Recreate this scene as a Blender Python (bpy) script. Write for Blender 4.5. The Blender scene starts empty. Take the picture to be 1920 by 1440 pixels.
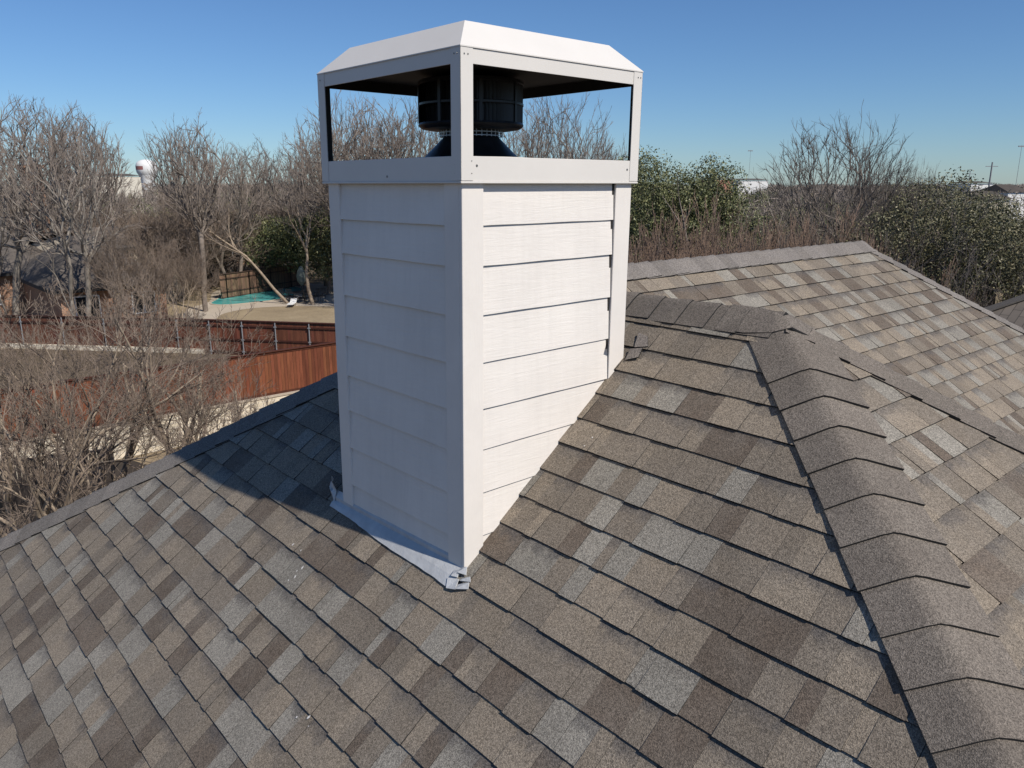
import bpy, math, random
import numpy as np
from mathutils import Vector, Matrix
SC = bpy.context.scene
COL = SC.collection
# ------------------------------------------------------------------ camera
CAM = np.array([-1.6968, -2.2334, -0.0077])
FW = np.array([0.63325113, 0.73347319, -0.24700222])
RT = np.array([0.756840297, -0.653599646, -0.000517589])
UP = np.array([0.1618202, 0.18661347, 0.96901478])
FPX = 1467.85
cam_d = bpy.data.cameras.new('camera'); cam = bpy.data.objects.new('camera', cam_d); COL.objects.link(cam)
cam_d.sensor_width = 36.0; cam_d.lens = FPX / 1920 * 36.0; cam_d.clip_start = 0.05; cam_d.clip_end = 9000
cam.matrix_world = Matrix(((RT[0], UP[0], -FW[0], CAM[0]), (RT[1], UP[1], -FW[1], CAM[1]), (RT[2], UP[2], -FW[2], CAM[2]), (0, 0, 0, 1)))
SC.camera = cam
# ------------------------------------------------------------------ light
SUN = Vector((0.107 * 0.70, -0.994 * 0.70, 0.714)).normalized()      # towards the sun
world = bpy.data.worlds.new('World'); SC.world = world; world.use_nodes = True
wn = world.node_tree; wn.nodes.clear()
sky = wn.nodes.new('ShaderNodeTexSky'); sky.sky_type = 'NISHITA'; sky.sun_disc = False
sky.sun_elevation = math.asin(SUN.z); sky.sun_rotation = math.atan2(SUN.x, SUN.y)
sky.altitude = 200; sky.air_density = 1.0; sky.dust_density = 0.15; sky.ozone_density = 5.0
bg = wn.nodes.new('ShaderNodeBackground'); bg.inputs['Strength'].default_value = 0.058
wo = wn.nodes.new('ShaderNodeOutputWorld')
wb = wn.nodes.new('ShaderNodeMix'); wb.data_type = 'RGBA'; wb.blend_type = 'MULTIPLY'; wb.inputs[0].default_value = 1.0   # white balance of the sky
wb.inputs[7].default_value = (1.08, 1.36, 1.68, 1); wn.links.new(sky.outputs[0], wb.inputs[6]); wn.links.new(wb.outputs[2], bg.inputs[0]); wn.links.new(bg.outputs[0], wo.inputs[0])
sd = bpy.data.lights.new('sun', 'SUN'); sd.energy = 4.7; sd.angle = math.radians(0.53); sd.color = (1.0, 0.945, 0.865)
so = bpy.data.objects.new('sun', sd); COL.objects.link(so); so.rotation_euler = SUN.to_track_quat('Z', 'Y').to_euler()
SC.view_settings.view_transform = 'Standard'; SC.view_settings.look = 'None'
SC.view_settings.exposure = 0.0; SC.view_settings.gamma = 1.0
SC.render.engine = 'CYCLES'
SC.cycles.max_bounces = 6; SC.cycles.diffuse_bounces = 3; SC.cycles.glossy_bounces = 3
SC.cycles.transparent_max_bounces = 6; SC.cycles.caustics_reflective = False; SC.cycles.caustics_refractive = False
# ------------------------------------------------------------------ helpers
def ray(px, py): return FW + RT * (px - 960) / FPX - UP * (py - 720) / FPX
def at_z(px, py, z):
    d = ray(px, py); return CAM + (z - CAM[2]) / d[2] * d
def at_d(px, D, z):
    d = ray(px, 345.0); h = math.hypot(d[0], d[1]); return np.array([CAM[0] + d[0] / h * D, CAM[1] + d[1] / h * D, z])
def at_pd(px, py, D):
    d = ray(px, py); h = math.hypot(d[0], d[1]); return CAM + d * (D / h)
def lin(c): return tuple((x / 255.0 / 12.92) if x / 255.0 <= 0.04045 else ((x / 255.0 + 0.055) / 1.055) ** 2.4 for x in c)
def tag(o, label=None, cat=None, group=None, kind=None):
    if label: o['label'] = label
    if cat: o['category'] = cat
    if group: o['group'] = group
    if kind: o['kind'] = kind
    return o
def empty(name, loc=(0, 0, 0), rz=0.0):
    o = bpy.data.objects.new(name, None); COL.objects.link(o); o.location = loc; o.rotation_euler = (0, 0, rz); o.empty_display_size = 0.2
    return o
def link_mesh(name, verts, faces, mats, mi=None, col=None, uv=None, parent=None, smooth=False):
    me = bpy.data.meshes.new(name); me.from_pydata([tuple(map(float, v)) for v in verts] if not isinstance(verts, np.ndarray) else verts.tolist(), [], faces if not isinstance(faces, np.ndarray) else faces.tolist())
    for m in (mats if isinstance(mats, (list, tuple)) else [mats]): me.materials.append(m)
    if mi is not None: me.polygons.foreach_set('material_index', mi)
    if smooth: me.polygons.foreach_set('use_smooth', [True] * len(me.polygons))
    if col is not None:
        a = me.color_attributes.new('Col', 'FLOAT_COLOR', 'CORNER')
        arr = np.array([c for f, c in zip(me.polygons, col) for _ in range(f.loop_total)], dtype=np.float32); a.data.foreach_set('color', arr.ravel())
    if uv is not None:
        l = me.uv_layers.new(name='UVMap'); l.data.foreach_set('uv', np.array(uv, dtype=np.float32).ravel())
    me.update()
    o = bpy.data.objects.new(name, me); COL.objects.link(o)
    if parent is not None: o.parent = parent
    return o
class MB:
    def __init__(s): s.v = []; s.f = []; s.mi = []; s.c = []
    def add(s, vs, fs, mi=0, c=(1, 1, 1, 1)):
        b = len(s.v); s.v += [tuple(map(float, v)) for v in vs]
        for f in fs: s.f.append(tuple(b + i for i in f)); s.mi.append(mi); s.c.append(c)
    def box(s, a, b, mi=0, c=(1, 1, 1, 1), T=None):
        x0, y0, z0 = a; x1, y1, z1 = b
        vs = [(x0, y0, z0), (x1, y0, z0), (x1, y1, z0), (x0, y1, z0), (x0, y0, z1), (x1, y0, z1), (x1, y1, z1), (x0, y1, z1)]
        if T: vs = [T(*v) for v in vs]
        s.add(vs, [(0, 3, 2, 1), (4, 5, 6, 7), (0, 1, 5, 4), (1, 2, 6, 5), (2, 3, 7, 6), (3, 0, 4, 7)], mi, c)
    def beam(s, p, q, w, h, up=(0, 0, 1), mi=0, c=(1, 1, 1, 1)):
        p = np.array(p, float); q = np.array(q, float); d = q - p; L = np.linalg.norm(d); d /= L
        r = np.cross(d, up); r /= np.linalg.norm(r); u = np.cross(r, d)
        vs = [p - r * w / 2 - u * h / 2, p + r * w / 2 - u * h / 2, p + r * w / 2 + u * h / 2, p - r * w / 2 + u * h / 2]
        vs += [v + d * L for v in vs]
        s.add(vs, [(0, 1, 2, 3), (4, 7, 6, 5), (0, 4, 5, 1), (1, 5, 6, 2), (2, 6, 7, 3), (3, 7, 4, 0)], mi, c)
    def tube(s, pts, rad, n=6, mi=0, c=(1, 1, 1, 1), cap=True):
        pts = [np.array(p, float) for p in pts]; b = len(s.v)
        if not hasattr(rad, '__len__'): rad = [rad] * len(pts)
        for i, p in enumerate(pts):
            d = pts[min(i + 1, len(pts) - 1)] - pts[max(i - 1, 0)]; d /= np.linalg.norm(d) + 1e-12
            a = np.array((1, 0, 0)) if abs(d[0]) < 0.8 else np.array((0, 1, 0))
            r = np.cross(d, a); r /= np.linalg.norm(r); u = np.cross(d, r)
            for k in range(n):
                t = 2 * math.pi * k / n; s.v.append(tuple(p + (r * math.cos(t) + u * math.sin(t)) * rad[i]))
        for i in range(len(pts) - 1):
            for k in range(n):
                s.f.append((b + i * n + k, b + i * n + (k + 1) % n, b + (i + 1) * n + (k + 1) % n, b + (i + 1) * n + k)); s.mi.append(mi); s.c.append(c)
        if cap:
            s.f.append(tuple(b + k for k in range(n - 1, -1, -1))); s.mi.append(mi); s.c.append(c)
            s.f.append(tuple(b + (len(pts) - 1) * n + k for k in range(n))); s.mi.append(mi); s.c.append(c)
    def lathe(s, prof, cx, cy, n=32, mi=0, c=(1, 1, 1, 1), T=None):
        b = len(s.v)
        for (r, z) in prof:
            for k in range(n):
                t = 2 * math.pi * k / n; v = (cx + r * math.cos(t), cy + r * math.sin(t), z); s.v.append(T(*v) if T else v)
        for i in range(len(prof) - 1):
            for k in range(n):
                s.f.append((b + i * n + k, b + i * n + (k + 1) % n, b + (i + 1) * n + (k + 1) % n, b + (i + 1) * n + k)); s.mi.append(mi); s.c.append(c)
    def build(s, name, mats, parent=None, smooth=False, colors=False, bevel=0):
        o = link_mesh(name, s.v, s.f, mats, s.mi, s.c if colors else None, None, parent, smooth)
        if bevel:
            m = o.modifiers.new('bevel', 'BEVEL'); m.width = bevel; m.segments = 2; m.limit_method = 'ANGLE'
        return o
# ------------------------------------------------------------------ materials
def new_mat(name):
    m = bpy.data.materials.new(name); m.use_nodes = True; nt = m.node_tree; b = nt.nodes['Principled BSDF']; return m, nt, b
def ramp(nt, src, stops):
    r = nt.nodes.new('ShaderNodeValToRGB'); e = r.color_ramp.elements
    while len(e) < len(stops): e.new(0.5)
    for i, (p, c) in enumerate(stops): e[i].position = p; e[i].color = (*c, 1)
    nt.links.new(src, r.inputs[0]); return r.outputs[0]
def noise(nt, scale, detail=4, rough=0.55, vec=None, dist=0.0):
    n = nt.nodes.new('ShaderNodeTexNoise'); n.inputs['Scale'].default_value = scale; n.inputs['Detail'].default_value = detail
    n.inputs['Roughness'].default_value = rough; n.inputs['Distortion'].default_value = dist
    if vec is not None: nt.links.new(vec, n.inputs['Vector'])
    return n.outputs['Fac']
def mapr(nt, src, a, b, c=0.0, d=1.0):
    m = nt.nodes.new('ShaderNodeMapRange'); m.inputs[1].default_value = a; m.inputs[2].default_value = b; m.inputs[3].default_value = c; m.inputs[4].default_value = d
    nt.links.new(src, m.inputs[0]); return m.outputs[0]
def mix(nt, fac, a, b, mode='MIX'):
    m = nt.nodes.new('ShaderNodeMix'); m.data_type = 'RGBA'; m.blend_type = mode
    for s, i in ((fac, 0), (a, 6), (b, 7)):
        if hasattr(s, 'links'): nt.links.new(s, m.inputs[i])
        elif i == 0: m.inputs[0].default_value = s
        else: m.inputs[i].default_value = (*s, 1) if len(s) == 3 else s
    return m.outputs[2]
def math_(nt, op, a, b=None):
    m = nt.nodes.new('ShaderNodeMath'); m.operation = op
    for s, i in ((a, 0), (b, 1)):
        if s is None: continue
        if hasattr(s, 'links'): nt.links.new(s, m.inputs[i])
        else: m.inputs[i].default_value = s
    return m.outputs[0]
def bump(nt, b, h, strength, dist):
    n = nt.nodes.new('ShaderNodeBump'); n.inputs['Strength'].default_value = strength; n.inputs['Distance'].default_value = dist
    nt.links.new(h, n.inputs['Height']); nt.links.new(n.outputs[0], b.inputs['Normal'])
def objco(nt): return nt.nodes.new('ShaderNodeTexCoord').outputs['Object']
def stretch(nt, vec, sx, sy, sz):
    m = nt.nodes.new('ShaderNodeMapping'); m.inputs['Scale'].default_value = (sx, sy, sz); nt.links.new(vec, m.inputs[0]); return m.outputs[0]
def simple(name, c, rough=0.7, metal=0.0, var=0.15, scale=6.0, bumpd=0.0, spec=0.5):
    m, nt, b = new_mat(name); co = objco(nt)
    f = mapr(nt, noise(nt, scale, 5, 0.6, co), 0.3, 0.7, 1 - var, 1 + var)
    v = nt.nodes.new('ShaderNodeVectorMath'); v.operation = 'SCALE'; v.inputs[0].default_value = c; nt.links.new(f, v.inputs['Scale'])
    nt.links.new(v.outputs[0], b.inputs['Base Color']); b.inputs['Roughness'].default_value = rough; b.inputs['Metallic'].default_value = metal
    b.inputs['Specular IOR Level'].default_value = spec
    if bumpd: bump(nt, b, noise(nt, scale * 6, 4, 0.6, co), 0.5, bumpd)
    return m
def m_shingle(name, use_attr=True, base=(0.19, 0.165, 0.14)):
    m, nt, b = new_mat(name); co = objco(nt)
    if use_attr:
        at = nt.nodes.new('ShaderNodeAttribute'); at.attribute_name = 'Col'; base_c = at.outputs['Color']; fl = at.outputs['Alpha']
        uv = nt.nodes.new('ShaderNodeUVMap'); uv.uv_map = 'UVMap'; sp = nt.nodes.new('ShaderNodeSeparateXYZ'); nt.links.new(uv.outputs[0], sp.inputs[0])
        # factory blended dark granule band near the head of some tabs
        vv = math_(nt, 'ADD', sp.outputs[1], mapr(nt, noise(nt, 22, 3, 0.6, co), 0.3, 0.7, -0.16, 0.16))
        band = math_(nt, 'MULTIPLY', mapr(nt, vv, 0.55, 0.95), fl)
        base_c = mix(nt, math_(nt, 'MULTIPLY', band, 0.75), base_c, (0.080, 0.073, 0.070))
        # soft sideways drift of the granule blend
        base_c = mix(nt, mapr(nt, noise(nt, 9, 2, 0.5, co), 0.35, 0.75, 0.0, 0.32), base_c, (0.20, 0.175, 0.145))
    else:
        base_c = base
    vor = nt.nodes.new('ShaderNodeTexVoronoi'); vor.inputs['Scale'].default_value = 330; nt.links.new(co, vor.inputs['Vector'])
    sp2 = nt.nodes.new('ShaderNodeSeparateColor'); nt.links.new(vor.outputs['Color'], sp2.inputs[0])
    g = mapr(nt, sp2.outputs[0], 0.0, 1.0, 0.55, 1.48)
    g2 = mapr(nt, noise(nt, 95, 3, 0.7, co), 0.3, 0.7, 0.8, 1.22)
    g3 = mapr(nt, noise(nt, 1.7, 3, 0.6, co), 0.3, 0.7, 0.92, 1.08)
    gg = math_(nt, 'MULTIPLY', math_(nt, 'MULTIPLY', g, g2), g3)
    out = mix(nt, 1.0, base_c, (1, 1, 1), 'MULTIPLY')
    vm = nt.nodes.new('ShaderNodeVectorMath'); vm.operation = 'SCALE'; nt.links.new(out, vm.inputs[0]); nt.links.new(gg, vm.inputs['Scale'])
    nt.links.new(vm.outputs[0], b.inputs['Base Color']); b.inputs['Roughness'].default_value = 0.93; b.inputs['Specular IOR Level'].default_value = 0.25
    bump(nt, b, vor.outputs['Distance'], 0.55, 0.0025)
    return m
def m_board(name, base=(0.74, 0.69, 0.63)):
    m, nt, b = new_mat(name); co = objco(nt)
    st = stretch(nt, co, 9, 9, 95)
    g = noise(nt, 1.0, 6, 0.62, st, 1.2)
    st2 = stretch(nt, co, 2.2, 2.2, 24); g2 = noise(nt, 1.0, 4, 0.6, st2, 2.5)
    h = math_(nt, 'ADD', math_(nt, 'MULTIPLY', g, 0.7), g2)
    dirt = math_(nt, 'MULTIPLY', mapr(nt, noise(nt, 2.3, 5, 0.65, co), 0.35, 0.75, 1.03, 0.92), mapr(nt, noise(nt, 1.0, 5, 0.7, stretch(nt, co, 26, 26, 1.6)), 0.45, 0.8, 1.01, 0.945))
    v = nt.nodes.new('ShaderNodeVectorMath'); v.operation = 'SCALE'; v.inputs[0].default_value = base; nt.links.new(dirt, v.inputs['Scale'])
    nt.links.new(v.outputs[0], b.inputs['Base Color']); b.inputs['Roughness'].default_value = 0.55; b.inputs['Specular IOR Level'].default_value = 0.35
    bump(nt, b, h, 0.4, 0.003); return m
def m_trim(name, base=(0.74, 0.69, 0.63)):
    m, nt, b = new_mat(name); co = objco(nt)
    st = stretch(nt, co, 60, 60, 7); g = noise(nt, 1.0, 5, 0.62, st, 1.0)
    dirt = mapr(nt, noise(nt, 4, 5, 0.65, co), 0.35, 0.75, 1.02, 0.93)
    v = nt.nodes.new('ShaderNodeVectorMath'); v.operation = 'SCALE'; v.inputs[0].default_value = base; nt.links.new(dirt, v.inputs['Scale'])
    nt.links.new(v.outputs[0], b.inputs['Base Color']); b.inputs['Roughness'].default_value = 0.55; b.inputs['Specular IOR Level'].default_value = 0.35
    bump(nt, b, g, 0.45, 0.002); return m
def m_brick(name, c1, c2, mortar, bw, bh, rot=None, ms=0.01):
    m, nt, b = new_mat(name); uv = nt.nodes.new('ShaderNodeUVMap'); uv.uv_map = 'UVMap'
    br = nt.nodes.new('ShaderNodeTexBrick'); br.inputs['Scale'].default_value = 1.0
    br.inputs['Brick Width'].default_value = bw; br.inputs['Row Height'].default_value = bh; br.inputs['Mortar Size'].default_value = ms; br.inputs['Mortar Smooth'].default_value = 0.2; br.inputs['Bias'].default_value = 0.0
    br.inputs['Color1'].default_value = (*c1, 1); br.inputs['Color2'].default_value = (*c2, 1); br.inputs['Mortar'].default_value = (*mortar, 1)
    nt.links.new(uv.outputs[0], br.inputs['Vector'])
    f = mapr(nt, noise(nt, 3.0, 5, 0.7, objco(nt)), 0.3, 0.7, 0.8, 1.2)
    vm = nt.nodes.new('ShaderNodeVectorMath'); vm.operation = 'SCALE'; nt.links.new(br.outputs['Color'], vm.inputs[0]); nt.links.new(f, vm.inputs['Scale'])
    nt.links.new(vm.outputs[0], b.inputs['Base Color']); b.inputs['Roughness'].default_value = 0.9
    bump(nt, b, br.outputs['Fac'], 0.6, -0.01); return m
def m_attr(name, rough=0.7, scale=(14, 14, 2), amt=0.22):
    m, nt, b = new_mat(name); at = nt.nodes.new('ShaderNodeAttribute'); at.attribute_name = 'Col'
    f = mapr(nt, noise(nt, 1.0, 5, 0.65, stretch(nt, objco(nt), *scale)), 0.3, 0.7, 1 - amt, 1 + amt)
    vm = nt.nodes.new('ShaderNodeVectorMath'); vm.operation = 'SCALE'; nt.links.new(at.outputs['Color'], vm.inputs[0]); nt.links.new(f, vm.inputs['Scale'])
    nt.links.new(vm.outputs[0], b.inputs['Base Color']); b.inputs['Roughness'].default_value = rough; b.inputs['Specular IOR Level'].default_value = 0.3; return m
def m_leaf(name, stops, rough=0.5):
    m, nt, b = new_mat(name); g = nt.nodes.new('ShaderNodeNewGeometry')
    c = ramp(nt, g.outputs['Random Per Island'], stops); nt.links.new(c, b.inputs['Base Color']); b.inputs['Roughness'].default_value = rough
    b.inputs['Specular IOR Level'].default_value = 0.4; return m
def m_ground(name, stops, s1, s2):
    m, nt, b = new_mat(name); co = objco(nt)
    n = math_(nt, 'ADD', math_(nt, 'MULTIPLY', noise(nt, s1, 4, 0.6, co), 0.6), math_(nt, 'MULTIPLY', noise(nt, s2, 5, 0.7, co), 0.4))
    nt.links.new(ramp(nt, n, stops), b.inputs['Base Color']); b.inputs['Roughness'].default_value = 0.95; b.inputs['Specular IOR Level'].default_value = 0.15
    bump(nt, b, noise(nt, s2 * 2, 4, 0.7, co), 0.6, 0.05); return m
M = {}
M['shingle'] = m_shingle('shingle_granules'); M['cap'] = m_shingle('cap_granules')
M['butt'] = simple('asphalt_edge', (0.012, 0.012, 0.012), 0.9, var=0.3, scale=60)
M['felt'] = simple('roof_underlay', (0.03, 0.03, 0.032), 0.95)
M['board'] = m_board('painted_siding'); M['trim'] = m_trim('painted_trim')
M['metal'] = simple('painted_metal', (0.655, 0.62, 0.57), 0.5, var=0.03, scale=3, spec=0.3)
M['near_black'] = simple('near_black_brown', (0.018, 0.016, 0.014), 0.7, var=0.2)  # near-black for inner faces, and for shade coloured into laps and joints
M['black'] = simple('black_metal', (0.012, 0.012, 0.013), 0.42, 0.0, var=0.3, scale=20)
M['galv'] = simple('galvanised', (0.42, 0.43, 0.44), 0.45, 0.6, var=0.2, scale=25)
M['flash'] = simple('flashing_paint', (0.47, 0.475, 0.475), 0.6, 0.0, var=0.12, scale=14, bumpd=0.004)
M['screw'] = simple('screw_steel', (0.25, 0.24, 0.22), 0.4, 0.8)
# ------------------------------------------------------------------ roof
SA = 0.7906; SB = 0.631; SC_ = 0.72; SL = 0.664; Z_FOOT = -1.4971; XF = 0.0153
XR = 1.24; ZR = Z_FOOT + SA * (XR - XF)            # main ridge
EAVE = -4.7
EXPO = 0.1436
P1 = np.array([XR, -0.525, ZR]); P2 = np.array([XR, 1.05, ZR])
YC = (ZR + 1.4) / SC_; P3 = np.array([5.5, YC, ZR])
def zA(x): return Z_FOOT + SA * (x - XF)
PAL = [((0.222, 0.182, 0.137), 0.38), ((0.180, 0.149, 0.115), 0.27), ((0.236, 0.215, 0.180), 0.20), ((0.124, 0.097, 0.074), 0.15)]
def pick(rng):
    t = rng.random(); s = 0
    for c, w in PAL:
        s += w
        if t < s: break
    k = rng.uniform(0.9, 1.1); return (c[0] * k, c[1] * k, c[2] * k)
def clip(poly, a, b, c):          # keep a*u+b*v+c >= 0
    out = []
    for i in range(len(poly)):
        p, q = poly[i], poly[(i + 1) % len(poly)]
        dp = a * p[0] + b * p[1] + c; dq = a * q[0] + b * q[1] + c
        if dp >= 0: out.append(p)
        if (dp >= 0) != (dq >= 0):
            t = dp / (dp - dq); out.append((p[0] + (q[0] - p[0]) * t, p[1] + (q[1] - p[1]) * t))
    return out
def roof_plane(O, U, V, poly, v0, seed, parent, label=None, thick=1.0):
    """O origin, U along the courses, V up the slope, poly convex in (u, v) counter-clockwise, v0 = a course line"""
    rng = random.Random(seed); O = np.array(O, float); U = np.array(U, float); V = np.array(V, float); U /= np.linalg.norm(U); V /= np.linalg.norm(V); N = np.cross(U, V)
    if N[2] < 0: N = -N
    halves = []
    for i in range(len(poly)):
        (x0, y0), (x1, y1) = poly[i], poly[(i + 1) % len(poly)]; ln = math.hypot(x1 - x0, y1 - y0); halves.append((-(y1 - y0), (x1 - x0), (y1 - y0) * x0 - (x1 - x0) * y0 - 0.035 * ln))
    us = [p[0] for p in poly]; vs = [p[1] for p in poly]
    verts = []; faces = []; mi = []; col = []; uv = []
    def P(u, v, h): return O + U * u + V * v + N * h
    k0 = int(math.floor((min(vs) - v0) / EXPO)) - 1; k1 = int(math.ceil((max(vs) - v0) / EXPO)) + 1
    for k in range(k0, k1):
        lo = v0 + k * EXPO + rng.uniform(-0.0015, 0.0015); hi = v0 + (k + 1) * EXPO + 0.012
        band = [p for p in poly]
        for h in ((0, 1, -lo), (0, -1, hi)): band = clip(band, *h) if band else band
        if not band: continue
        umin = min(p[0] for p in band) - 0.02; umax = max(p[0] for p in band) + 0.02
        u = umin - rng.uniform(0, 1.0); first = True
        while u < umax:
            # one shingle, one metre long, with its tabs
            end = u + 1.0; x = u; prev = None; wob = rng.uniform(-0.0015, 0.0015)
            while x < end - 1e-6:
                w = rng.choice([0.045, 0.06, 0.08, 0.1, 0.12, 0.14, 0.16, 0.2]); 
                if end - (x + w) < 0.05: w = end - x
                c = pick(rng)
                flag = 1.0 if rng.random() < 0.42 else (0.35 if rng.random() < 0.4 else 0.0)
                raised = rng.random() < 0.5
                if prev == raised and rng.random() < 0.5: raised = not raised
                prev = raised
                h0 = (0.0125 if raised else 0.0088) * thick + rng.uniform(-0.0006, 0.0006); h1 = 0.0008 if not raised else 0.0014
                a = x + (0.0012 if x == u else 0.0); b = x + w
                bot = lo + wob - (0.0028 if raised else 0) + rng.uniform(-0.0008, 0.0008)
                q = [(a, bot), (b, bot), (b, hi), (a, hi)]
                for h in halves:
                    q = clip(q, *h)
                    if len(q) < 3: break
                x += w
                if len(q) < 3: continue
                def hh(v): t = (v - lo) / (hi - lo); return h0 + (h1 - h0) * min(1, max(0, t))
                base = len(verts); n = len(q)
                for (pu, pv) in q: verts.append(P(pu, pv, hh(pv)))
                for (pu, pv) in q: verts.append(P(pu, pv, -0.004))
                faces.append(tuple(range(base, base + n))); mi.append(0); col.append((*c, flag)); uv += [(pu, (pv - lo) / EXPO) for pu, pv in q]
                for i in range(n):
                    j = (i + 1) % n
                    pu, pv = q[i]; qu, qv = q[j]
                    if pv > hi - 0.001 and qv > hi - 0.001: continue
                    faces.append((base + i, base + n + i, base + n + j, base + j)); mi.append(1); col.append((*c, 0)); uv += [(0, 0)] * 4
            u = end
    b = len(verts)
    for (pu, pv) in poly: verts.append(P(pu, pv, -0.006))
    faces.append(tuple(range(b, b + len(poly)))); mi.append(2); col.append((0, 0, 0, 0)); uv += [(0, 0)] * len(poly)
    o = link_mesh('roof_slope', verts, faces, [M['shingle'], M['butt'], M['felt']], mi, col, uv, parent)
    if label: o['label'] = label
    return o
def to_uv(O, U, V, pts):
    U = np.array(U, float); V = np.array(V, float); U /= np.linalg.norm(U); V /= np.linalg.norm(V)
    q = [(float(np.dot(np.array(p) - O, U)), float(np.dot(np.array(p) - O, V))) for p in pts]
    a = sum(q[i][0] * q[(i + 1) % len(q)][1] - q[(i + 1) % len(q)][0] * q[i][1] for i in range(len(q)))
    return q if a > 0 else q[::-1]
def cap_run(A, B, nL, nR, wL, wR, parent, seed, tone=(0.150, 0.127, 0.105), expo=0.155, start=0.0, roundness=0.03, lift=0.010, label=None, base_h=0.009):
    """overlapping bent cap shingles from A down to B; nL, nR: unit in-plane directions away from the crease"""
    rng = random.Random(seed); A = np.array(A, float); B = np.array(B, float); D = B - A; L = np.linalg.norm(D); D /= L
    nL = np.array(nL, float); nR = np.array(nR, float)
    upv = -(nL + nR); upv = np.array((0, 0, 1.0)) - D * D[2]; upv /= np.linalg.norm(upv)
    NL = np.cross(D, nL); NL /= np.linalg.norm(NL); NL = NL if NL[2] > 0 else -NL
    NR = np.cross(D, nR); NR /= np.linalg.norm(NR); NR = NR if NR[2] > 0 else -NR
    verts = []; faces = []; mi = []; col = []; uv = []
    s = start - expo
    prof = [(-1, 1.0), (-1, 0.65), (-1, 0.36), (-1, 0.18), (-1, 0.10), (-1, 0.04), (0, 0.0), (1, 0.04), (1, 0.10), (1, 0.18), (1, 0.36), (1, 0.65), (1, 1.0)]
    sl = {-1: abs(float(np.dot(nL, upv))), 1: abs(float(np.dot(nR, upv)))}; sl[0] = (sl[-1] * wL + sl[1] * wR) / (wL + wR)
    while s < L:
        s0 = max(s - 0.13, -0.02); s1 = min(s + expo, L + 0.01)     # tail (low, exposed end) at s1
        t0 = rng.uniform(-0.004, 0.004); jl = rng.uniform(-0.005, 0.005); skew = rng.uniform(-0.006, 0.006)
        if s1 - s0 < 0.05: s += expo; continue
        k = rng.uniform(0.86, 1.13); c = tuple(x * k for x in tone)
        rows = []
        nrow = 4
        for r in range(nrow + 1):
            t = r / nrow; ss = s0 + (s1 - s0) * t; h = base_h + (lift) * t ** 1.5 + t0 * t * 0.3
            row = []
            for (sd, f) in prof:
                n = nL if sd < 0 else nR; N = NL if sd < 0 else NR; w = (wL if sd < 0 else wR) + jl * (1 if sd < 0 else -1)
                p = A + D * (ss + skew * f * (sd or 1)) + n * (f * w)
                rd = 0.5 * sl[sd] * 0.18 * 0.5 * (wL + wR) * max(0.0, 1 - f / 0.18) ** 2 * min(1.0, roundness / 0.03)
                jit = rng.uniform(-0.0012, 0.0012) * f; h_ = h + jit; nn = N if sd != 0 else upv / max(0.5, float(np.dot(upv, NL)))
                sag = (1 - 0.15 * f * (1 - t))
                p = p + nn * (h_ * sag) - upv * rd
                row.append(p)
            rows.append(row)
        b = len(verts); m = len(prof)
        for row in rows: verts += row
        for r in range(nrow):
            for i in range(m - 1):
                a = b + r * m + i; faces.append((a, a + 1, a + m + 1, a + m)); mi.append(0); col.append((*c, 0.0))
                uv += [(0, 0)] * 4
        # thickness: tail butt and the side edges, folded down
        th = 0.0095
        def down(p, sd): return p - (NL if sd < 0 else NR if sd > 0 else upv) * th
        b2 = len(verts)
        for i in range(m): verts.append(rows[-1][i])
        for i, (sd, f) in enumerate(prof): verts.append(down(rows[-1][i], sd))
        for i in range(m - 1):
            faces.append((b2 + i, b2 + i + 1, b2 + m + i + 1, b2 + m + i)); mi.append(1); col.append((0.03, 0.03, 0.03, 0)); uv += [(0, 0)] * 4
        for e, sd in ((0, -1), (m - 1, 1)):
            b3 = len(verts)
            for r in range(nrow + 1): verts.append(rows[r][e])
            for r in range(nrow + 1): verts.append(down(rows[r][e], sd))
            for r in range(nrow):
                faces.append((b3 + r, b3 + r + 1, b3 + nrow + 2 + r, b3 + nrow + 1 + r)); mi.append(1); col.append((0.03, 0.03, 0.03, 0)); uv += [(0, 0)] * 4
        s += expo
    o = link_mesh('ridge_cap', verts, faces, [M['cap'], M['butt']], mi, col, uv, parent, smooth=False)
    pol = o.data.polygons
    for p in pol:
        if p.material_index == 0: p.use_smooth = True
    if label: o['label'] = label
    return o
house = tag(empty('house', (0, 0, -9.9)), 'large house under the camera with blended brown and grey shingle roof and white chimney', 'house')
HP = empty('tmp'); 
def adopt(o, parent=house):     # parts are modelled in world metres
    o.parent = parent; o.matrix_parent_inverse = Matrix.Translation(parent.location).inverted() if parent is house else Matrix()
    return o
bpy.data.objects.remove(HP)
def unit(v): v = np.array(v, float); return v / np.linalg.norm(v)
def eave_pt(P, dx, dy):      # follow a hip from P in plan direction (dx, dy) with unit-x slope until the eave
    return None
dropA = (ZR - EAVE)
XE = XR - dropA / SA                                  # eave of the chimney slope
YB = P1[1] - dropA / SB; YL = P2[1] + dropA / SL
E1 = np.array([XE, YB, EAVE]); E2 = np.array([XE, YL, EAVE])
XEa = XR + dropA / SA
E3 = np.array([XEa, YB, EAVE])
UA = (0, 1, 0); VA = (1, 0, SA); OA = np.array([-0.0215, 0, zA(-0.0215)])
adopt(roof_plane(OA, UA, VA, to_uv(OA, UA, VA, [E1, P1, P2, E2]), 0.0, 11, None, 'sunlit shingle slope the chimney stands on'))
UBv = (1, 0, 0); VB = (0, 1, SB); OB = P1
adopt(roof_plane(OB, UBv, VB, to_uv(OB, UBv, VB, [E1, E3, P1]), 0.02, 12, None, 'shingle slope right of the near hip'))
YCe = YC - dropA / SC_; XCe = P3[0] + dropA / SC_
VC = (0, 1, SC_); OC = np.array([0, YC, ZR])
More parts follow.
